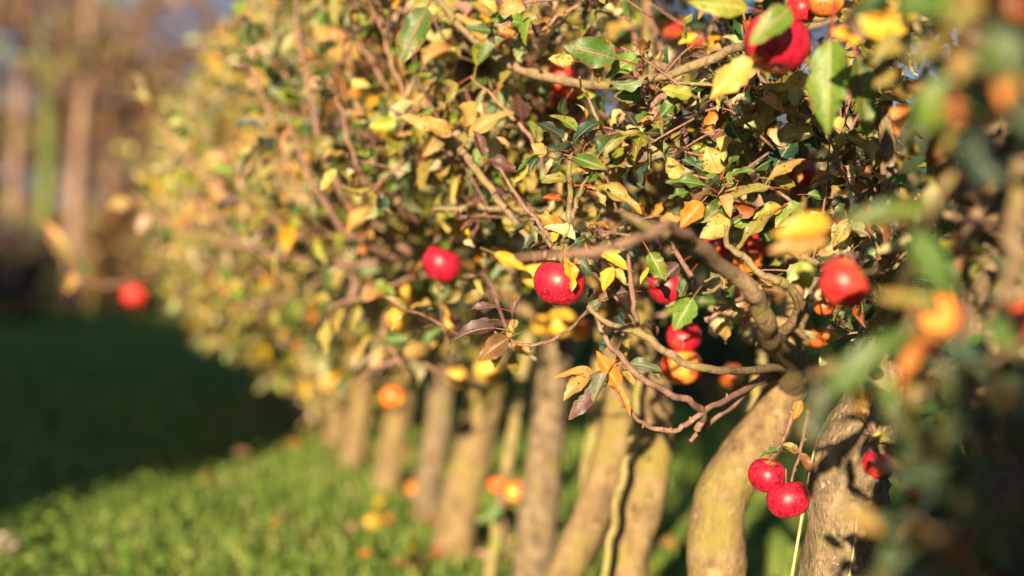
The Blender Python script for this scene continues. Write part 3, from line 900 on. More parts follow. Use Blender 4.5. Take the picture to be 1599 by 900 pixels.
def grow_tree(spec, idx):
    d, tp, tw, bark, label = spec
    if tp is None:
        x = row_x(d); top = [(x, d, .02), (x + .05, d, .45), (x + .02, d, 1.0), (x + .03, d, 1.7)]
        P = [np.array(q) for q in top]; rad = [.055, .05, .035, .015]
    else:
        P, rad = trunk_px(tp, d, [q * (.9 if d > 2.6 else 1) * (1 - .3 * (y < 520)) for q, (x_, y) in zip(tw, tp)])
        low = P[0].copy(); dirn = (P[0] - P[1]); dirn /= max(.05, abs(dirn[2]))
        foot = low + dirn * low[2] * .45; foot = np.array([low[0] + dirn[0] * low[2] * .35, d, 0.0])
        P = [foot + np.array([0, 0, -.04]), (foot * .6 + low * .4)] + P; rad = [rad[0] * 1.25, rad[0] * 1.05] + rad
    ztop = 1.95 if d > 3 else 1.7
    if P[-1][2] < ztop:
        e = P[-1]; n = 2
        for q in range(1, n + 1):
            P.append(e + np.array([random.uniform(-.05, .05), random.uniform(-.05, .05), (ztop - e[2]) * q / n])); rad.append(rad[-1] * .6)
    base = np.array([P[0][0], P[0][1], 0.0])
    root = empty('apple_tree', base)
    tag(root, label, 'apple tree', 'apple trees of the row')
    tb = Tubes(); tb.add(P, rad, 20 if d < 3.2 else 12, 60 if d < 3.2 else 26, .08 if bark == 'bark_rough' else .045, .07)
    if 2.6 < d < 5:
        TR = catmull(np.hstack([np.array(P), np.array(rad)[:, None]]), 60)
        for q in range(7):
            i = random.randint(8, 44); a = random.uniform(4.1, 5.2)      # on the side that faces the path
            v = np.array([math.cos(a), math.sin(a), random.uniform(.1, .6)]); rr = TR[i, 3]; sr = random.uniform(.14, .26) * rr
            c0 = TR[i, :3] + v * rr * .55
            tb.add([c0, c0 + v * rr * .4, c0 + v * rr * random.uniform(.46, .7)], [sr * 1.5, sr * 1.15, sr * .8], 9, 7, .07)
    link('trunk', tb.mesh('trunk', base), M[bark], root)
    PR = catmull(np.hstack([np.array(P), np.array(rad)[:, None]]), 80)
    fine = d < 2.6
    lowz = .62 if d < 3.6 else (.5 if d < 5 else (.36 if d < 5.8 else .14))
    nb = 15 if d < 3.6 else (14 if d < 5 else 19)
    ax = np.array([-.27, .963, 0]); perp = np.array([-.963, -.27, 0])     # along the row (away), and towards the path side
    LB, LD, LN, LS = [], [], [], []
    twigs = Tubes(); ntw = 0
    for b in range(nb):
        z0 = lowz + (1.75 - lowz) * ((b + random.random()) / nb) ** .9
        i = int(np.argmin(np.abs(PR[:, 2] - z0))); p0 = PR[i, :3]
        side = random.choice((-1, 1, 1)); al = random.uniform(-1, 1)
        dv = perp * side * random.uniform(.5, 1.0) + ax * al * .8
        dv /= np.linalg.norm(dv)
        ln = random.uniform(.35, .68) * (1.25 if d > 5 else 1.0) * (1 if side > 0 else .8)
        rise = random.uniform(.0, .9)
        p1 = p0 + dv * ln * .5 + np.array([0, 0, ln * .22 * rise]); p2 = p0 + dv * ln + np.array([0, 0, ln * .75 * rise - .05])
        pts = catmull([p0, p1 + np.random.default_rng(b + idx * 50).normal(0, .025, 3), p2], 12)
        ok = allowed(pts)
        # a limb ends where it would leave the crown
        m = len(pts)
        bad = np.where(~ok)[0]
        bad = bad[bad > 1]
        if len(bad): m = bad[0]
        if m < 4: continue
        pts = pts[:m]
        bt = Tubes(); r0 = min(PR[i, 3] * .6, .012 + .004 * random.random())
        bt.add(pts, np.linspace(r0, r0 * .35, m), 7, m * 2, .04, .06)
        link('branch', bt.mesh('branch', base), M['branch'], root)
        # shoots and spurs
        length = ln * m / 12
        ns = max(3, int(length / .034))
        for q in range(ns):
            f = random.uniform(.12, 1.0) ** .8
            a = f * (m - 1); j = min(int(a), m - 2); s0 = pts[j] + (pts[j + 1] - pts[j]) * (a - j)
            tang = nrm(pts[j + 1] - pts[j])
            rv = np.array([random.gauss(0, 1), random.gauss(0, 1), random.gauss(.45, .8)])
            sdv = nrm(rv + tang * .5 + perp * .35)
            sl = random.choice((.04, .06, .09, .13, .18, .26)) * (1.15 if d > 5 else 1)
            if d > 3.3 and random.random() < .16:
                sl = random.uniform(.3, .5); sdv = nrm(np.array([random.gauss(-.35, .3), random.gauss(-.1, .3), random.uniform(.5, 1.2)]))
            e = s0 + sdv * sl + np.array([0, 0, random.uniform(-.02, .05)])
            mid = (s0 + e) / 2 + np.array([random.gauss(0, .008), random.gauss(0, .008), -.006])
            sp = catmull([s0, mid, e], 6)
            if not allowed(sp[[2, 5]], .02).all(): continue
            twigs.add(sp, np.linspace(.0026, .0014, 6), 4 if d > 3 else 5, None, 0, .12); ntw += 1
            nl = 4 + int(sl / .021)
            if d > 2.7: nl = max(3, int(nl * (.74 if d < 5 else 1.0)))
            for g in range(nl):
                ff = 1 - (g / nl) * .85 if g > 2 else 1.0
                aa = ff * 5; jj = min(int(aa), 4); lb = sp[jj] + (sp[jj + 1] - sp[jj]) * (aa - jj)
                th = g * 2.4 + q
                u1 = nrm(np.cross(sdv, [.3, .2, .93])); u2 = np.cross(sdv, u1)
                rad_v = u1 * math.cos(th) + u2 * math.sin(th)
                LS.append(ntw); LB.append(lb); LD.append(rad_v * .9 + sdv * (random.uniform(.2, .8) if sl < .3 else 1.1) + np.array([0, 0, random.uniform(-.55, .15) if sl < .3 else .1]))
                LN.append(np.array([0, 0, .65]) + SUNV * random.uniform(-.1, .8) + np.array([random.gauss(0, .55), random.gauss(0, .55), random.gauss(0, .35)]))
    LB = np.array(LB); LD = nrm(np.array(LD)); LN = np.array(LN)
    n = len(LB)
    L = RNG.uniform(.040, .070, n) if d < 2.7 else (RNG.uniform(.056, .086, n) if d < 5 else RNG.uniform(.060, .095, n))
    pet = .38
    cen = LB + LD * (L * (pet + .5))[:, None]
    k = (RNG.uniform(0, 1, n) < edge_density(cen)) & allowed(cen, .02) & allowed(LB + LD * (L * (pet + 1.0))[:, None], .0)
    LB, LD, LN, L = LB[k], LD[k], LN[k], L[k]; n = len(L); LS = np.array(LS)[k]
    B2 = LB + LD * (L * pet)[:, None]
    tint = pick_tints(n, w_mix(d))
    sc = pick_tints(ntw + 1, w_mix(d))[LS]
    same = RNG.uniform(0, 1, n) < .62
    tint[same, :3] = sc[same, :3] * RNG.uniform(.8, 1.2, (int(same.sum()), 1))
    lw = RNG.uniform(.24, .37, n) if d < 3.4 else RNG.uniform(.17, .32, n)
    lc = RNG.normal(.7, .8, n); lf = RNG.uniform(.05, 1.0, n)
    dry = RNG.uniform(0, 1, n) < .2
    lc[dry] = RNG.uniform(1.6, 3.4, dry.sum()); lf[dry] = RNG.uniform(.7, 1.35, dry.sum()); lw[dry] *= .8
    tint[dry] = pick_tints(int(dry.sum()), dict(tan=3, brown=2.5, olive=1.5, peach=.6, rust=.5, purple=1.2, pale=1))
    tpl = TPL_FINE if fine else (TPL_MID if d < 5 else TPL_FAR)
    V, Q, uv, col = leaves_arrays(B2, LD, LN, L, L * lw, lc, lf, RNG.uniform(.08, .55, n), RNG.normal(0, .7, n), tint, tpl, .08 if fine else 0, pet, .0009)
    me = crown_mesh(V - base, Q, uv, col, twigs, base)
    link('crown', me, [M['leaf_fine' if d < 3.6 else 'leaf_soft'], M['twig']], root)
    TREES.append(dict(root=root, base=base, d=d, n=n))
    return n

for i, s in enumerate(TREE_SPECS):
    grow_tree(s, i)
print('LEAVES', [(t['d'], t['n']) for t in TREES])

# unseen low trees added off frame, their leaves placed to shade the right side
def shade_tree(d, zmax, label, high=False):
    x = row_x(d)
    base = np.array([x, d, 0.0])
    root = empty('apple_tree', base); tag(root, label, 'apple tree', 'apple trees of the row')
    tb = Tubes(); tb.add([(0, 0, -.03), (.02, .02, zmax * .5), (0, .03, 1.7 if high else zmax)], [.04, .03, .012], 10, 14, .04)
    link('trunk', tb.mesh('trunk'), M['bark_smooth'], root)
    n = 5200
    yy = RNG.normal(0, .28, n)
    p = np.stack([RNG.uniform(.08, .95, n) + math.tan(SUN_AZ) * (d + yy) - x, yy, RNG.uniform(.04, 1, n) ** .8 * zmax], -1)
    wp = p + base
    px, py, dd = project(wp)
    keep = ~((px < 1600 + 200 / np.maximum(dd, .1)) & (dd > 0.05)) & ((wp[:, 0] - math.tan(SUN_AZ) * wp[:, 1]) > .10) & (np.linalg.norm(wp - C0, axis=1) > .22)
    p = p[keep]
    if high:  # upper leaf band added to darken the trunk at the right edge
        m = 1500; y2 = RNG.normal(-.1, .2, m)
        q = np.stack([RNG.uniform(.18, .7, m) + math.tan(SUN_AZ) * (d + y2) - x, y2, RNG.uniform(1.22, 1.8, m)], -1)
        qx, qy, qd = project(q + base)
        q = q[~((qx < 1600 + 200 / np.maximum(qd, .1)) & (qd > .05)) | (qy < -900)]
        p = np.vstack([p, q])
    n = len(p)
    L = RNG.uniform(.045, .07, n)
    V, Q, uv, col = leaves_arrays(p, nrm(RNG.normal(0, 1, (n, 3))), RNG.normal(0, .7, (n, 3)) + np.array([0, -.3, .5]), L, L * .3, RNG.normal(.5, .5, n), RNG.uniform(0, .6, n), np.full(n, .2), np.zeros(n), pick_tints(n, W_NEAR), TPL_MID)
    link('foliage', np_mesh('foliage', V, Q, uv=uv, col=col), M['leaf_soft'], root)
shade_tree(1.15, .72, 'unseen low tree added for shade just outside the right edge of the picture')
shade_tree(.45, .90, 'unseen low tree added for shade beside the camera, outside the picture', True)
shade_tree(-.35, 1.02, 'unseen low tree added for shade behind the camera, outside the picture')

def tree_for(px, d):
    if d > 3.9:
        best = min(TREES, key=lambda t: abs(t['d'] - (d + .5)))
        return best
    lim = [(1400, 0), (1262, 1), (1075, 2), (985, 3), (915, 4), (790, 5), (-999, 6)]
    for x, i in lim:
        if px >= x: return TREES[i]

# ------------------------------------------------------------------ limbs that the photograph shows one by one
LIMBS = [
 # points (px, py, d) ..., widths px, material
 ([(672, -25, 2.5), (700, 20, 2.45), (760, 78, 2.4), (830, 112, 2.35), (950, 136, 2.25), (1050, 116, 2.15), (1130, 86, 2.1), (1195, 52, 2.05), (1262, 30, 2.3)], [9, 12, 15, 16, 16, 16, 16, 15, 14], 'branch'),
 ([(612, 172, 2.5), (690, 208, 2.4), (725, 238, 2.35), (755, 282, 2.3), (795, 330, 2.28), (835, 388, 2.25), (880, 440, 2.7)], [6, 11, 13, 13, 12, 11, 14], 'branch'),
 ([(780, 262, 2.2), (815, 318, 2.18), (848, 358, 2.15), (872, 388, 2.12)], [5, 7, 8, 9], 'twig'),
 ([(800, 404, 1.50), (850, 400, 1.5), (910, 394, 1.5), (965, 384, 1.52), (1010, 366, 1.56), (1045, 352, 1.62), (1080, 378, 1.72)], [4, 9, 12, 14, 16, 18, 20], 'wand'),
 ([(972, 332, 1.64), (1010, 352, 1.66), (1070, 378, 1.72), (1130, 412, 1.85), (1172, 455, 1.9), (1192, 500, 1.98), (1205, 530, 2.1), (1232, 562, 2.3), (1236, 600, 2.42)], [9, 18, 25, 28, 31, 33, 37, 42, 48], 'branch'),
 ([(918, 478, 1.98), (940, 500, 1.97), (970, 512, 1.96), (1003, 524, 1.95), (1033, 545, 1.95), (1060, 563, 1.95), (1100, 575, 1.97), (1150, 580, 2.05), (1235, 575, 2.35)], [7, 9, 11, 13, 13, 14, 13, 14, 18], 'branch'),
 ([(932, 496, 2.0), (946, 528, 2.0), (972, 560, 2.0), (1000, 590, 2.0), (1040, 612, 2.02), (1076, 626, 2.05), (1096, 648, 2.1), (1088, 672, 2.12)], [6, 9, 11, 11, 12, 13, 14, 12], 'twig'),
 ([(952, 598, 2.07), (960, 610, 2.07), (976, 632, 2.07), (994, 652, 2.07), (1022, 670, 2.08), (1052, 672, 2.08), (1074, 662, 2.09), (1102, 642, 2.1), (1160, 610, 2.2), (1228, 580, 2.4)], [3, 4, 6, 7, 8, 9, 10, 10, 11, 12], 'twig'),
 ([(1078, 690, 2.18), (1120, 650, 2.2), (1180, 600, 2.25), (1232, 552, 2.36)], [7, 12, 14, 15], 'twig'),
 ([(880, 408, 2.08), (884, 380, 2.08), (890, 345, 2.07), (888, 300, 2.07), (890, 250, 2.07), (893, 222, 2.07)], [13, 15, 11, 9, 8, 5], 'mossy'),
 ([(892, 345, 2.07), (900, 315, 2.07), (918, 275, 2.06), (925, 250, 2.06)], [9, 8, 5, 4], 'mossy'),
 ([(884, 390, 2.08), (862, 385, 2.08), (845, 365, 2.08), (828, 350, 2.08)], [10, 8, 6, 3], 'mossy'),
 ([(772, 518, 2.1), (795, 532, 2.1), (830, 539, 2.1), (868, 528, 2.08), (900, 505, 2.05), (925, 478, 2.0)], [3, 5, 6, 6, 6, 6], 'twig'),
 ([(981, 398, 1.96), (986, 440, 1.95), (992, 490, 1.95), (1002, 525, 1.95)], [6, 8, 9, 9], 'twig'),
 ([(1128, 150, 2.16), (1146, 185, 2.15), (1160, 222, 2.14), (1172, 262, 2.15), (1186, 310, 2.3)], [6, 11, 12, 12, 10], 'mossy'),
 ([(1134, 352, 2.0), (1138, 384, 2.0), (1163, 403, 2.0), (1187, 426, 2.0), (1212, 437, 2.0), (1232, 448, 2.02), (1246, 474, 2.06), (1232, 505, 2.12), (1215, 540, 2.2)], [7, 10, 11, 12, 16, 16, 17, 20, 24], 'branch'),
 ([(1085, 450, 2.02), (1076, 425, 2.02), (1055, 395, 2.03), (1048, 375, 2.05)], [9, 9, 8, 6], 'twig'),
 ([(1040, 480, 2.1), (1075, 462, 2.1), (1110, 455, 2.1), (1135, 440, 2.1)], [6, 7, 7, 5], 'mossy'),
 ([(1128, 465, 2.06), (1130, 442, 2.06), (1122, 430, 2.06), (1100, 440, 2.06)], [6, 6, 6, 4], 'mossy'),
 ([(1100, 500, 2.15), (1140, 475, 2.15), (1165, 455, 2.12)], [9, 10, 10], 'twig'),
 ([(460, -20, 2.9), (465, 40, 2.9), (476, 110, 2.9), (492, 190, 2.9), (512, 258, 2.9), (560, 340, 2.95), (640, 395, 3.0)], [5, 8, 10, 11, 12, 13, 15], 'twig'),
 ([(452, 195, 2.85), (470, 240, 2.85), (495, 295, 2.85), (545, 365, 2.9), (620, 405, 3.0)], [6, 9, 10, 12, 13], 'twig'),
 ([(275, 285, 3.5), (330, 335, 3.4), (385, 382, 3.3), (450, 402, 3.2), (540, 412, 3.1), (640, 402, 3.1)], [5, 7, 9, 10, 11, 13], 'twig'),
 ([(75, 372, 5.0), (110, 420, 5.0), (150, 445, 5.0), (205, 440, 5.05), (280, 420, 5.3), (360, 400, 5.8)], [3, 5, 6, 6, 8, 9], 'twig'),
 ([(650, 560, 2.9), (690, 585, 2.9), (725, 600, 3.0), (760, 610, 3.3)], [5, 8, 10, 10], 'twig'),
 ([(545, 600, 3.0), (590, 575, 3.0), (640, 555, 3.0), (690, 530, 3.1), (750, 500, 3.4)], [4, 7, 9, 10, 12], 'twig'),
 ([(970, -20, 2.6), (990, 55, 2.6), (1010, 85, 2.55), (1040, 110, 2.5)], [5, 8, 9, 9], 'twig'),
 ([(1005, 0, 2.7), (1022, 45, 2.7), (1035, 85, 2.65)], [6, 8, 8], 'twig'),
 ([(1594, 250, 1.22), (1588, 330, 1.22), (1578, 420, 1.24), (1566, 520, 1.3), (1575, 640, 1.5)], [26, 30, 30, 30, 34], 'branch'),
 ([(1500, 235, 1.25), (1470, 300, 1.25), (1440, 365, 1.3), (1415, 430, 1.4), (1395, 520, 1.7)], [12, 18, 20, 22, 26], 'branch'),
 ([(1492, 240, 1.25), (1497, 290, 1.28), (1500, 335, 1.35), (1530, 350, 1.5)], [10, 11, 12, 14], 'twig'),
 ([(1265, 588, 1.25), (1320, 568, 1.22), (1375, 548, 1.2), (1420, 510, 1.2), (1445, 470, 1.25)], [16, 22, 22, 18, 14], 'branch'),
 ([(1400, 300, 1.6), (1470, 335, 1.6), (1540, 345, 1.62), (1580, 335, 1.68)], [8, 12, 18, 22], 'branch'),
 ([(1518, 470, 1.62), (1505, 400, 1.62), (1520, 340, 1.62), (1560, 300, 1.66)], [8, 16, 22, 24], 'branch'),
 ([(1240, 640, 2.05), (1222, 690, 2.06), (1200, 722, 2.06)], [8, 5, 4], 'twig'),
 ([(1262, 640, 2.0), (1250, 700, 2.01), (1236, 752, 2.02)], [8, 5, 4], 'twig'),
 ([(1340, 640, 2.0), (1358, 670, 2.02), (1366, 702, 2.04)], [8, 6, 4], 'twig'),
 ([(792, 868, 3.5), (788, 810, 3.55), (782, 760, 3.6), (792, 735, 3.6), (806, 750, 3.56)], [7, 7, 6, 5, 4], 'twig'),
 ([(1262, 30, 2.3), (1330, 20, 2.3), (1400, 40, 2.2)], [14, 12, 8], 'branch'),
 ([(1280, 415, 1.9), (1330, 395, 1.75), (1322, 415, 1.65)], [9, 7, 5], 'twig'),
 ([(1250, 330, 2.08), (1215, 300, 2.07), (1180, 290, 2.07), (1120, 300, 2.07)], [7, 6, 5, 4], 'twig'),
 ([(1330, 225, 2.1), (1300, 245, 2.08), (1265, 252, 2.07), (1232, 248, 2.07)], [7, 7, 5, 4], 'mossy'),
 ([(1060, 170, 2.15), (1040, 150, 2.15), (1020, 165, 2.16), (995, 210, 2.2), (1000, 270, 2.3), (1015, 330, 2.5)], [8, 11, 11, 9, 8, 8], 'twig'),
]
LEAFY = [
 ([(520, 130, 2.7), (540, 205, 2.7), (572, 285, 2.75), (640, 345, 2.9)], [4, 7, 9, 10]),
 ([(372, 40, 3.2), (400, 125, 3.15), (436, 210, 3.1), (470, 300, 3.1), (530, 370, 3.2)], [4, 6, 8, 9, 10]),
 ([(590, -30, 2.65), (600, 55, 2.65), (622, 128, 2.65), (668, 200, 2.7), (720, 240, 2.8)], [5, 7, 8, 9, 9]),
 ([(310, 190, 3.6), (360, 258, 3.5), (415, 330, 3.4), (490, 385, 3.4)], [4, 7, 8, 9]),
 ([(905, 120, 2.2), (925, 175, 2.2), (955, 250, 2.25), (990, 320, 2.4)], [4, 6, 7, 8]),
 ([(735, 120, 2.35), (785, 168, 2.35), (828, 212, 2.35), (856, 275, 2.4)], [5, 7, 8, 8]),
 ([(232, 170, 4.0), (285, 238, 3.9), (345, 300, 3.8), (430, 345, 3.8)], [4, 6, 8, 9]),
 ([(512, 482, 2.9), (580, 455, 2.9), (650, 432, 2.95), (730, 415, 3.1)], [4, 6, 8, 9]),
 ([(410, -30, 3.1), (420, 50, 3.1), (446, 120, 3.1), (490, 200, 3.1)], [4, 7, 8, 9]),
 ([(560, 60, 2.8), (600, 130, 2.75), (655, 195, 2.75), (700, 270, 2.8), (760, 330, 2.9)], [4, 7, 8, 9, 10]),
 ([(200, 300, 4.2), (260, 345, 4.1), (340, 375, 4.0), (430, 395, 4.0)], [4, 6, 8, 9]),
 ([(355, 480, 4.0), (420, 470, 3.9), (500, 440, 3.8), (580, 420, 3.8)], [4, 6, 7, 8]),
 ([(640, 590, 2.9), (610, 545, 2.95), (600, 500, 3.0), (640, 450, 3.1)], [4, 6, 8, 9]),
 ([(800, 60, 2.3), (850, 40, 2.3), (900, 10, 2.3), (940, -30, 2.35)], [4, 6, 8, 9]),
]
def build_leafy():
    # long wands with a few leaves along them, standing proud of the crowns
    for pts, w in LEAFY:
        P = [at(*p) for p in pts]; r = [wi / F_PX * p[2] / 2 for wi, p in zip(w, pts)]
        d = pts[1][2]; T = tree_for(pts[1][0], min(d, 3.85)) if d < 3.4 else min(TREES, key=lambda t: abs(t['d'] - (d + .6)))
        PR = catmull(np.hstack([np.array(P), np.array(r)[:, None]]), 4 * len(P))
        PR[1:-1, :3] += RNG.normal(0, .0022, (len(PR) - 2, 3))
        tb = Tubes(); tb.add(PR[:, :3], PR[:, 3] * .72, 8, 12 * len(P), .05, .08)
        link('twig', tb.mesh('twig', T['base']), M['wand'], T['root'])
        Q = catmull(PR[:, :3], 40); m = 15
        B, D, N = [], [], []
        for g in range(m):
            f = int(38 * (g / m) ** 1.15); tang = nrm(Q[f] - Q[f + 1])
            rv = nrm(np.cross(tang, np.array([random.gauss(0, 1), random.gauss(0, 1), random.gauss(0, 1)])))
            B.append(Q[f]); D.append(rv + tang * random.uniform(.1, .9) + np.array([0, 0, random.uniform(-.5, .15)]))
            N.append(np.array([random.gauss(-.1, .5), random.gauss(-.6, .5), random.gauss(.5, .5)]))
        B = np.array(B); D = nrm(np.array(D)); N = np.array(N)
        L = RNG.uniform(.05, .078, m) * (1.15 if d > 3.3 else 1)
        cen = B + D * (L * .9)[:, None]
        px, py, dd = project(cen)
        k = np.ones(m, bool)
        for ax, ay, ar, ad in HERO_DISC: k &= ~(((px - ax) ** 2 + (py - ay) ** 2 < (ar + 42) ** 2) & (dd < ad + .02))
        B, D, N, L = B[k], D[k], N[k], L[k]; m = len(B)
        V, Q2, uv, col = leaves_arrays(B + D * (L * .4)[:, None], D, N, L, L * RNG.uniform(.2, .34, m), RNG.normal(.9, .7, m), RNG.uniform(.1, .9, m), RNG.uniform(.1, .45, m), RNG.normal(0, .5, m),
                                       pick_tints(m, dict(tan=2, olive=2.4, pale=1.8, green=2, peach=.5, purple=.8, lgreen=1.4, ygreen=1)), TPL_FINE, .08, .4, .001)
        link('spray', np_mesh('spray', V - T['base'], Q2, uv=uv, col=col), M['leaf_fine'], T['root'])

def build_limbs():
    for pts, w, mat in LIMBS:
        P = [at(*p) for p in pts]
        r = [wi / F_PX * p[2] / 2 for wi, p in zip(w, pts)]
        mid = pts[len(pts) // 2]
        T = tree_for(pts[-1][0] if mid[0] > 300 else mid[0], mid[2])
        # no limb runs smooth: crook it a little between the points
        PR = catmull(np.hstack([np.array(P), np.array(r)[:, None]]), 3 * len(P))
        amp = np.minimum(.0022, PR[:, 3:4] * .26)
        PR[1:-1, :3] += RNG.normal(0, 1, (len(PR) - 2, 3)) * amp[1:-1]
        tb = Tubes(); tb.add(PR[:, :3], PR[:, 3] * .92, 10, 9 * len(P), .07, .06)
        # small buds and spurs break the straight outline
        if mat != 'branch' or max(w) < 20:
            Q = catmull(P, 40)
            for q in range(3, 38, 6):
                v = nrm(np.array([random.gauss(0, 1), random.gauss(0, 1), random.gauss(.3, 1)]))
                l = random.uniform(.004, .010)
                tb.add([Q[q], Q[q] + v * l * .6, Q[q] + v * l], [.0021, .0022, .0012], 5, 5)
        link('branch' if max(w) > 10 else 'twig', tb.mesh('branch', T['base']), M[mat], T['root'])
build_limbs()
build_leafy()

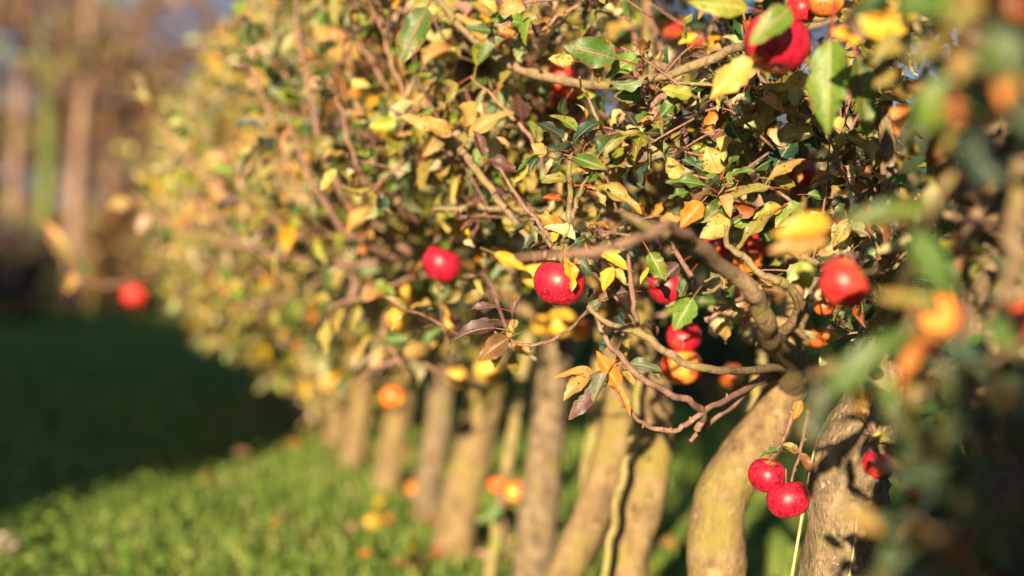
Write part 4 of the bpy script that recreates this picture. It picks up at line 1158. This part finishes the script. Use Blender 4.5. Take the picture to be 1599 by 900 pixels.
# ------------------------------------------------------------------ leaves that the photograph shows one by one
# base px, base py, tip px, tip py, depth, half-width / length, roll deg, curl, colour [, tip depth change]
HERO = [
 # rosette in focus
 (881, 217, 838, 193, 2.07, .24, 48, .5, 'teal', .02), (902, 206, 860, 182, 2.09, .22, 55, .6, 'lgreen', .02), (895, 226, 945, 189, 2.06, .20, 58, .9, 'teal', .0),
 (897, 227, 866, 240, 2.05, .22, 62, .8, 'teal', -.02), (864, 235, 811, 266, 2.06, .17, 66, .5, 'green', -.01), (853, 241, 831, 226, 2.05, .44, 5, .2, 'tan', .0),
 (936, 241, 967, 209, 2.07, .34, 28, .6, 'dgreen', .02), (942, 247, 994, 208, 2.05, .17, 50, .5, 'olive', .0), (897, 246, 945, 264, 2.04, .27, 12, .4, 'green', -.01),
 (921, 267, 901, 264, 2.05, .38, 20, .5, 'tan', .0), (922, 266, 950, 272, 2.06, .28, 60, .6, 'dgreen', .01), (885, 283, 847, 286, 2.06, .26, 35, 1.7, 'olive', .0),
 (930, 292, 999, 333, 2.05, .18, 42, .8, 'olive', -.01), (876, 312, 849, 309, 2.07, .28, 20, 1.2, 'rust', .0), (947, 261, 981, 263, 2.06, .16, 60, .5, 'olive', .0),
 (915, 225, 935, 195, 2.09, .26, 30, .6, 'olive', .02), (905, 290, 932, 305, 2.08, .3, 40, .5, 'brown', .0), (880, 250, 862, 258, 2.09, .3, 30, .5, 'dgreen', .0),
 (930, 300, 945, 322, 2.07, .25, 30, .8, 'peach', .0), (960, 225, 985, 235, 2.1, .3, 30, .8, 'tan', .0),
 # rosette right of it
 (1124, 271, 1104, 231, 2.06, .43, 4, .3, 'pale', .0), (1106, 272, 1066, 251, 2.07, .27, 28, .5, 'dgreen', .0), (1132, 264, 1177, 207, 2.06, .20, 42, .6, 'green', .01),
 (1142, 273, 1176, 268, 2.05, .27, 38, .5, 'green', -.01), (1201, 294, 1124, 318, 2.05, .16, 40, .5, 'olive', -.01), (1252, 251, 1199, 283, 2.06, .18, 42, .5, 'tan', -.01),
 (1210, 262, 1240, 216, 2.09, .38, 12, .3, 'teal', .02), (1178, 266, 1208, 249, 2.08, .32, 30, .4, 'dgreen', .0), (1102, 291, 1042, 286, 2.08, .2, 48, .6, 'green', .0),
 (1062, 282, 1044, 248, 2.09, .42, 10, .3, 'pale', .0), (1096, 316, 1064, 356, 2.06, .36, 8, .4, 'orange', .0), (1137, 318, 1094, 346, 2.07, .36, 12, .3, 'green', .0),
 (1221, 323, 1178, 342, 2.05, .3, 25, .5, 'ygreen', .0), (1250, 318, 1213, 354, 2.05, .36, 15, .4, 'lgreen', .0), (1260, 304, 1290, 310, 2.06, .28, 30, .5, 'green', .0),
 (1200, 194, 1187, 234, 2.1, .26, 22, .6, 'tan', .0), (1140, 344, 1095, 370, 2.04, .36, 12, .4, 'pale', .0), (1208, 332, 1152, 390, 2.04, .15, 40, .4, 'olive', -.01),
 (1120, 270, 1150, 300, 2.09, .32, 20, .5, 'lgreen', .0), (1205, 280, 1240, 290, 2.1, .3, 20, .4, 'olive', .01), (1145, 350, 1170, 350, 2.08, .34, 20, .5, 'lgreen', .0),
 (1075, 300, 1045, 310, 2.1, .3, 35, .5, 'green', .0), (1175, 330, 1190, 310, 2.11, .3, 30, .5, 'dgreen', .0),
 (1082, 466, 1054, 514, 1.92, .36, 8, .5, 'lgreen', .0), (1250, 408, 1263, 452, 1.74, .34, 15, .8, 'ygreen', .0), (1058, 358, 1052, 390, 1.74, .36, 15, .6, 'ygreen', .0),
 (1296, 346, 1212, 368, 1.46, .27, 12, .4, 'yellow', .0), (1292, 378, 1205, 392, 1.46, .22, 25, .4, 'tan', .0),
 # round the sharp apple
 (889, 408, 893, 453, 2.025, .27, 32, .3, 'yellow', -.005), (883, 402, 889, 431, 2.03, .22, 25, .4, 'yellow', .0), (942, 394, 979, 421, 2.06, .24, 26, .6, 'yellow', .0), (958, 418, 943, 454, 2.06, .32, 25, .7, 'yellow', .0),
 (960, 420, 976, 444, 2.06, .3, 22, .6, 'pale', .0), (871, 356, 845, 337, 2.09, .38, 10, .8, 'orange', .0), (863, 378, 874, 352, 2.07, .28, 15, .5, 'yellow', .0),
 (772, 396, 820, 421, 2.35, .20, 12, .4, 'yellow', .0), (1014, 394, 1038, 440, 2.02, .32, 8, .3, 'lgreen', .0), (897, 381, 928, 369, 2.06, .26, 35, .5, 'dgreen', .0),
 (1014, 417, 997, 448, 2.06, .14, 20, .4, 'yellow', .0), (916, 398, 896, 413, 2.05, .3, 20, .8, 'rust', .0), (880, 372, 890, 352, 2.06, .22, 20, .5, 'olive', .0),
 (985, 455, 935, 470, 2.12, .26, 40, .6, 'purple', .0), (938, 470, 915, 490, 2.12, .32, 20, .5, 'grey', .0), (930, 450, 918, 465, 2.15, .3, 30, .6, 'purple', .0),
 (1062, 412, 1028, 448, 2.2, .32, 20, .6, 'purple', .0), (1078, 428, 1062, 470, 2.2, .32, 25, .6, 'dgreen', .0), (1020, 440, 1045, 470, 2.2, .26, 30, .8, 'brown', .0),  # added dark leaves, placed to shade the apple behind them
 (1222, 694, 1252, 712, 2.05, .26, 25, .7, 'olive', .0), (1216, 704, 1186, 714, 2.05, .24, 35, .9, 'green', .0), (1249, 708, 1268, 738, 2.0, .26, 25, .8, 'brown', .0), (1360, 680, 1392, 694, 2.02, .28, 25, .7, 'olive', .0),
 # hanging spray with the orange leaf
 (930, 586, 868, 590, 2.06, .17, 38, 1.1, 'tan', -.01), (922, 587, 882, 624, 2.05, .28, 22, .8, 'tan', -.01), (966, 606, 933, 551, 2.05, .25, 10, .4, 'orange', .0), (957, 594, 983, 648, 2.05, .15, 38, .4, 'orange', .0),
 (950, 580, 914, 613, 2.05, .26, 24, .5, 'grey', .0), (949, 581, 927, 630, 2.035, .22, 38, .4, 'grey', .0), (928, 615, 890, 654, 2.04, .24, 18, .6, 'purple', .0), (980, 568, 1031, 580, 2.03, .22, 30, .8, 'grey', .0),
 (963, 518, 934, 558, 2.09, .18, 48, .4, 'teal', .0), (1020, 576, 1029, 592, 2.04, .32, 25, .5, 'grey', .0), (975, 568, 990, 600, 2.1, .3, 15, .4, 'tan', .0),
 (940, 596, 925, 603, 2.06, .32, 10, .4, 'purple', .0),
 # left of centre
 (780, 482, 727, 490, 2.1, .17, 45, .8, 'purple', .0), (775, 513, 704, 538, 2.1, .18, 40, 1.2, 'purple', .0), (795, 528, 750, 562, 2.09, .30, 18, .9, 'brown', .0), (800, 495, 814, 462, 2.1, .16, 48, .6, 'purple', .0),
 (765, 500, 735, 512, 2.12, .22, 35, .7, 'purple', .0), (808, 500, 795, 520, 2.12, .3, 25, .7, 'tan', .0),
 (690, 478, 700, 532, 2.7, .18, 18, .4, 'yellow', .0), (636, 444, 626, 484, 2.9, .28, 10, .4, 'yellow', .0), (598, 530, 644, 532, 2.7, .28, 12, .3, 'green', .0), (660, 540, 690, 510, 2.75, .24, 30, .4, 'green', .0),
 (585, 440, 615, 462, 2.8, .3, 20, .4, 'lgreen', .0),
 (667, 12, 626, 98, 2.3, .27, 15, .4, 'green', .0), (706, 212, 628, 184, 2.3, .18, 26, .9, 'tan', -.02), (732, 216, 800, 178, 2.3, .17, 30, 1.2, 'tan', .0), (755, 245, 740, 205, 2.28, .26, 25, .7, 'purple', .0), (765, 250, 805, 268, 2.28, .26, 30, .8, 'purple', .0), (795, 230, 775, 215, 2.3, .2, 35, .6, 'peach', .0),
 (962, 92, 884, 72, 2.0, .32, 8, .3, 'green', .0), (998, 86, 948, 120, 2.05, .3, 15, .4, 'lgreen', .0), (895, 95, 858, 92, 2.1, .34, 10, .4, 'pale', .0), (1066, 146, 1032, 184, 2.05, .3, 22, .4, 'green', .0), (760, 60, 714, 24, 2.4, .22, 18, .7, 'tan', .0), (1000, 150, 960, 150, 2.1, .32, 15, .5, 'green', .0), (1080, 150, 1035, 140, 2.02, .3, 15, .5, 'ygreen', .0), (770, 25, 745, -15, 2.4, .3, 10, .5, 'pale', .0),
 (850, 130, 852, 160, 2.5, .34, 10, .4, 'green', .0), (790, 112, 760, 145, 2.5, .26, 20, .5, 'lgreen', .0), (720, 90, 660, 80, 2.5, .28, 15, .6, 'pale', .0), (690, 125, 640, 165, 2.55, .2, 20, .7, 'tan', .0), (560, 95, 485, 45, 3.0, .28, 10, 1.0, 'tan', .0), (700, 320, 700, 362, 2.6, .40, 8, .3, 'pale', .0),
 (640, 300, 590, 285, 3.0, .3, 15, .5, 'green', .0),
 # top right, a little nearer than the focus
 (1298, 62, 1293, 205, 1.74, .25, 10, .3, 'lgreen', .0), (1338, 92, 1352, 212, 1.78, .2, 25, .4, 'green', .0), (1234, 14, 1174, 68, 1.71, .30, 12, .4, 'lgreen', .0), (1178, 94, 1112, 152, 1.8, .28, 15, .4, 'pale', .0),
 (1410, 66, 1345, 104, 1.5, .25, 15, .4, 'olive', .0), (1425, 36, 1312, 46, 1.58, .24, 15, .3, 'yellow', .0), (1168, 14, 1078, 4, 1.8, .24, 15, .4, 'ygreen', .0), (1350, 60, 1300, 50, 1.58, .3, 20, .4, 'yellow', .0), (1270, 120, 1215, 142, 1.9, .25, 25, .4, 'pale', .0),
 (1400, 112, 1365, 140, 1.5, .3, 25, .4, 'olive', .0),
 # near right, far out of focus
 (1425, 362, 1482, 458, 1.16, .27, 12, .3, 'green', .0), (1318, 352, 1452, 322, 1.22, .17, 18, .3, 'green', .0), (1446, 182, 1498, 242, 1.2, .30, 10, .3, 'olive', .0), (1545, 40, 1590, 142, 1.02, .32, 15, .3, 'dgreen', .0),
 (1503, 80, 1498, 122, 1.02, .40, 10, .3, 'tan', .0), (1484, 148, 1494, 198, 1.05, .28, 25, .4, 'rust', .0), (1580, 112, 1570, 172, 1.02, .32, 20, .4, 'orange', .0), (1612, 22, 1570, 14, 1.0, .36, 15, .3, 'rust', .0),
 (1480, 60, 1415, 100, 1.1, .22, 30, .4, 'olive', .0), (1470, 20, 1400, -10, 1.05, .3, 20, .4, 'green', .0), (1448, 140, 1418, 225, 1.25, .22, 35, .4, 'dgreen', .0), (1530, 0, 1480, 50, 1.0, .3, 20, .3, 'olive', .0), (1565, 75, 1520, 110, .98, .26, 25, .4, 'green', .0),
 (1290, 620, 1420, 515, 1.12, .17, 20, .3, 'green', .0), (1440, 525, 1408, 610, 1.18, .18, 25, .5, 'orange', .0), (1478, 535, 1560, 605, 1.12, .24, 28, .3, 'teal', .0), (1545, 500, 1590, 560, 1.15, .26, 28, .3, 'green', .0),
 (1390, 660, 1378, 575, 1.15, .2, 20, .4, 'green', .0), (1325, 590, 1345, 645, 1.3, .26, 20, .4, 'yellow', .0), (1300, 600, 1270, 700, 1.12, .24, 35, .3, 'teal', .0), (1440, 600, 1425, 640, 1.2, .3, 30, .4, 'olive', .0),
 (1465, 478, 1370, 462, 1.15, .15, 30, .4, 'olive', .0), (1460, 560, 1500, 660, 1.1, .2, 30, .3, 'dgreen', .0), (1310, 790, 1375, 830, 1.1, .24, 25, .3, 'tan', .0), (1530, 620, 1470, 720, 1.05, .24, 35, .3, 'dgreen', .0), (1480, 780, 1400, 720, 1.05, .26, 35, .3, 'teal', .0), (1570, 720, 1500, 800, 1.0, .26, 35, .3, 'dgreen', .0), (1420, 860, 1365, 920, 1.0, .26, 30, .3, 'dgreen', .0), (1590, 640, 1540, 590, 1.0, .28, 25, .3, 'tan', .0),
 (1450, 830, 1520, 900, 1.0, .26, 30, .3, 'brown', .0), (1430, 690, 1380, 640, 1.1, .26, 30, .3, 'dgreen', .0), (1560, 880, 1599, 800, 1.0, .26, 30, .3, 'dgreen', .0),
 (1252, 626, 1240, 654, 2.02, .3, 15, .5, 'orange', .0), (1366, 812, 1395, 806, 2.03, .34, 15, .5, 'rust', .0),
 # far left
 (330, 345, 280, 320, 4.5, .40, 10, .4, 'tan', .0), (300, 330, 285, 362, 4.5, .36, 10, .4, 'orange', .0), (350, 320, 330, 282, 4.5, .3, 10, .5, 'peach', .0), (375, 330, 350, 300, 4.6, .3, 12, .4, 'peach', .0), (290, 245, 268, 262, 4.5, .3, 30, .3, 'teal', .0), (120, 420, 98, 385, 5.0, .3, 15, .4, 'tan', .0), (110, 405, 85, 372, 5.0, .3, 15, .4, 'olive', .0), (120, 425, 105, 455, 5.0, .3, 15, .4, 'tan', .0), (95, 385, 70, 350, 5.0, .3, 15, .4, 'peach', .0), (135, 430, 118, 400, 5.0, .3, 30, .4, 'green', .0),
 (800, 790, 835, 800, 3.5, .34, 15, .3, 'green', .0), (785, 795, 745, 815, 3.5, .34, 15, .3, 'green', .0),
]
def build_hero():
    cnt = {}
    for k, h in enumerate(HERO):
        bx, by, tx, ty, d, wr, roll, curl, c, dd = h
        a = at(bx, by, d); b = at(tx, ty, d + dd)
        dr = b - a; L = np.linalg.norm(dr); dr /= L
        L *= 1.06 + curl * curl / 24
        tc = C0 - a; tc /= np.linalg.norm(tc)
        nm = tc - (tc @ dr) * dr; nm /= np.linalg.norm(nm)
        # roll about the leaf's axis, the face turning up to the sky
        side = np.cross(dr, nm); r = R(roll)
        if side[2] < 0: side = -side
        n2 = nm * math.cos(r) + side * math.sin(r)
        # start a curled blade tilted back so that its chord still joins base and tip
        dr2 = dr * math.cos(curl / 2) + n2 * math.sin(curl / 2)
        n3 = n2 * math.cos(curl / 2) - dr * math.sin(curl / 2)
        tint = np.array([[*(np.array(PAL[c]) * random.uniform(.9, 1.12)), RNG.uniform(0, 1)]])
        one = lambda v: np.array([v], float)
        V, Q, uv, col = leaves_arrays(a[None], dr2[None], n3[None], one(L), one(L * wr), one(curl), one(random.uniform(.15, .65)), one(random.uniform(.15, .5)), one(random.uniform(-.4, .4)), tint, TPL_FINE, .09, .45, .0011 if d > 1.5 else .0009)
        T = tree_for(bx, d)
        i = T['d']; cnt[i] = cnt.get(i, 0) + 1
        link('leaf', np_mesh('leaf', V - T['base'], Q, uv=uv, col=col), M['leaf_fine'], T['root'])
    print('HERO', cnt)
build_hero()

W_TOP = dict(green=2.5, lgreen=.7, olive=2, dgreen=3, tan=.5, orange=.12, teal=1.5)
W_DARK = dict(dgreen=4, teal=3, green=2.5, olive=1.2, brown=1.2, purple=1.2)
W_FOCUS = dict(dgreen=2.4, green=2.6, lgreen=1.3, olive=2.4, pale=1.3, tan=1.4, teal=1.6, brown=1.0, purple=.9, ygreen=1.2, yellow=.6, orange=.3, peach=.5)
SPRAYS = [
 # px range, py range, depth range, sprays, palette, leaf length, fine
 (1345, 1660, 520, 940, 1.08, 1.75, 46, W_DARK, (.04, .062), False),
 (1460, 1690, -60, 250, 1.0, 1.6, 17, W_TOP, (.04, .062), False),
 (960, 1400, 110, 330, 2.04, 2.34, 62, W_FOCUS, (.030, .054), True),
 (860, 1340, 330, 510, 2.10, 2.40, 44, W_FOCUS, (.028, .050), True),
 (820, 1200, -10, 150, 2.15, 2.6, 26, W_FOCUS, (.030, .054), True),
 (560, 900, -10, 330, 2.45, 2.95, 60, W_MID, (.032, .056), True),
 (620, 900, 330, 540, 2.35, 2.9, 26, W_MID, (.032, .054), True),
 (1190, 1420, 330, 560, 1.95, 2.3, 22, W_FOCUS, (.028, .050), True),
 (900, 1130, 180, 330, 2.10, 2.25, 14, W_FOCUS, (.026, .045), True),
]
def build_sprays():
    # leafy spurs on the trees' outer twigs; each tree's own go into one spray mesh
    acc = {}
    for x0, x1, y0, y1, d0, d1, cnt, w, (l0, l1), fine in SPRAYS:
        for k in range(cnt):
            px, py, d = random.uniform(x0, x1), random.uniform(y0, y1), random.uniform(d0, d1)
            if not fine:
                if 1400 < px < 1660 and 170 < py < 490: continue
                if px < 1425 and py > 640 and px > 1330: continue
                if any((px - ax) ** 2 + (py - ay) ** 2 < (ar + 125) ** 2 for ax, ay, ar, ad in HERO_DISC if ad > 1.5 and ad < 2.2): continue
            elif any((px - ax) ** 2 + (py - ay) ** 2 < (ar + 42) ** 2 and d < ad + .03 for ax, ay, ar, ad in HERO_DISC): continue
            T = tree_for(px, d)
            key = (len(acc), fine)       # every spray is a part of its own
            a = acc.setdefault(key, dict(T=T, tw=Tubes(), B=[], D=[], N=[], TI=[], L=[], n=0))
            s0 = at(px, py, d); v = nrm(np.array([random.gauss(-.35, .55), random.gauss(0, .4), random.gauss(.1, .5)]))
            ln = random.uniform(.03, .10) if fine else random.uniform(.06, .13)
            e = s0 + v * ln
            a['tw'].add([s0 - v * .05, (s0 + e) / 2 + np.array([0, 0, .006]), e], [.0022, .0017, .0012], 5, 8, 0, .12)
            m = random.choice((4, 5, 6, 7)) if fine else 5
            u1 = nrm(np.cross(v, [.3, .2, .93])); u2 = np.cross(v, u1)
            for g in range(m):
                f = (g + 1) / m; th = g * 2.4 + k
                a['B'].append(s0 + (e - s0) * f)
                a['D'].append((u1 * math.cos(th) + u2 * math.sin(th)) * .9 + v * random.uniform(.2, .9) + np.array([0, 0, random.uniform(-.55, .1)]))
                a['N'].append(np.array([random.gauss(-.1, .6), random.gauss(-.35, .5), random.gauss(.55, .5)]))
                a['L'].append(random.uniform(l0, l1))
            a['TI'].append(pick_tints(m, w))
    for (dd, fine), a in acc.items():
        B = np.array(a['B']); D = nrm(np.array(a['D'])); N = np.array(a['N']); n = len(B); L = np.array(a['L']); tint = np.vstack(a['TI'])
        cv = RNG.normal(.7, .8, n); fo = RNG.uniform(.05, .95, n); wd = L * RNG.uniform(.24, .37, n)
        dry = RNG.uniform(0, 1, n) < .16
        cv[dry] = RNG.uniform(1.6, 3.2, dry.sum()); fo[dry] = RNG.uniform(.7, 1.3, dry.sum())
        tint[dry] = pick_tints(int(dry.sum()), dict(tan=3, brown=3, rust=1, purple=1, pale=1))
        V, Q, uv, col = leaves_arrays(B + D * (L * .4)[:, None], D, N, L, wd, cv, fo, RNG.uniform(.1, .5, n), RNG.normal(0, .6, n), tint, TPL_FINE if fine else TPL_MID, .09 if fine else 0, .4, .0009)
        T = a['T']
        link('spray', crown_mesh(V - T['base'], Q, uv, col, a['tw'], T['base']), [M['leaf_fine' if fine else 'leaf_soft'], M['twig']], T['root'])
build_sprays()

# ------------------------------------------------------------------ stakes and stems
STAKES = [
 ([(912, 800, 3.3), (925, 680, 3.3), (940, 540, 3.3), (950, 420, 3.3)], [27, 27, 25, 22], 'greenish wooden stake between the mottled grey trunk and the slim curving trunk'),
 ([(785, 770, 3.75), (805, 650, 3.75), (822, 545, 3.75), (835, 430, 3.75)], [22, 22, 21, 20], 'greenish wooden stake just left of the mottled grey trunk'),
 ([(940, 930, 2.7), (965, 780, 2.7), (990, 665, 2.7), (1005, 560, 2.7)], [15, 14, 13, 12], 'thin pale cane leaning along the smooth straw coloured trunk'),
 ([(1155, 735, 2.75), (1172, 660, 2.75), (1188, 580, 2.75), (1200, 470, 2.75)], [24, 22, 20, 18], 'yellow green stake behind the bent trunk'),
]
for pts, w, label in STAKES:
    P = [at(*p) for p in pts]; r = [wi / F_PX * p[2] / 2 for wi, p in zip(w, pts)]
    dv = P[0] - P[1]; dv = dv / abs(dv[2])
    foot = P[0] + dv * P[0][2]
    tb = Tubes(); SP = catmull(np.hstack([np.array([foot + np.array([0, 0, -.05])] + P), np.array([[r[0]]] + [[q] for q in r])]), 22)
    SP[2:, :3] += RNG.normal(0, .0025, (20, 3))
    tb.add(SP[:, :3], SP[:, 3] * .9, 10, 44, .07, .09)
    o = link('stake', tb.mesh('stake', foot), M['stake'], None, foot)
    tag(o, label, 'stake', 'stakes holding up the apple row')

def straw(pts, w, label):
    P = [at(*p) for p in pts]; r = [wi / F_PX * p[2] / 2 for wi, p in zip(w, pts)]
    foot = P[0] + (P[0] - P[1]) / abs((P[0] - P[1])[2]) * P[0][2]
    tb = Tubes(); tb.add([foot] + P, [r[0]] + r, 6, 24, 0, .08)
    o = link('dry_stem', tb.mesh('dry_stem', foot), M['straw'], None, foot)
    tag(o, label, 'dry stem', 'dry grass stems by the rough trunk')
straw([(1238, 890, 2.02), (1250, 820, 2.02), (1262, 750, 2.02), (1272, 700, 2.02)], [5, 5, 4, 3], 'sharp pale straw stem standing behind the low red apple pair')
straw([(1326, 900, 2.0), (1334, 850, 2.0), (1338, 800, 2.0)], [4, 3, 2], 'short dry stem in front of the rough crumbling trunk')

def seed_head():
    d = 4.15
    p = at(6, 852, d); foot = at(28, 905, d); foot[2] = 0
    root = empty('dandelion', foot); tag(root, 'pale fluffy seed head on a bent stalk at the lower left corner', 'dandelion')
    tb = Tubes(); tb.add([(0, 0, 0), (p - foot) * np.array([.35, 1, .6]), p - foot], [.004, .0035, .003], 6, 12)
    link('stalk', tb.mesh('stalk'), M['straw'], root)
    n = 260
    u = nrm(RNG.normal(0, 1, (n, 3)))
    V, Q, uv, col = leaves_arrays(np.tile(p - foot, (n, 1)) + u * .006, u, np.cross(u, [.3, .5, .8]), np.full(n, .034), np.full(n, .0026), np.full(n, .2), np.zeros(n), np.zeros(n), np.zeros(n), np.tile([[.7, .55, .5, 0]], (n, 1)), TPL_FAR)
    link('fluff', np_mesh('fluff', V, Q, uv=uv, col=col), M['fluff'], root)
seed_head()
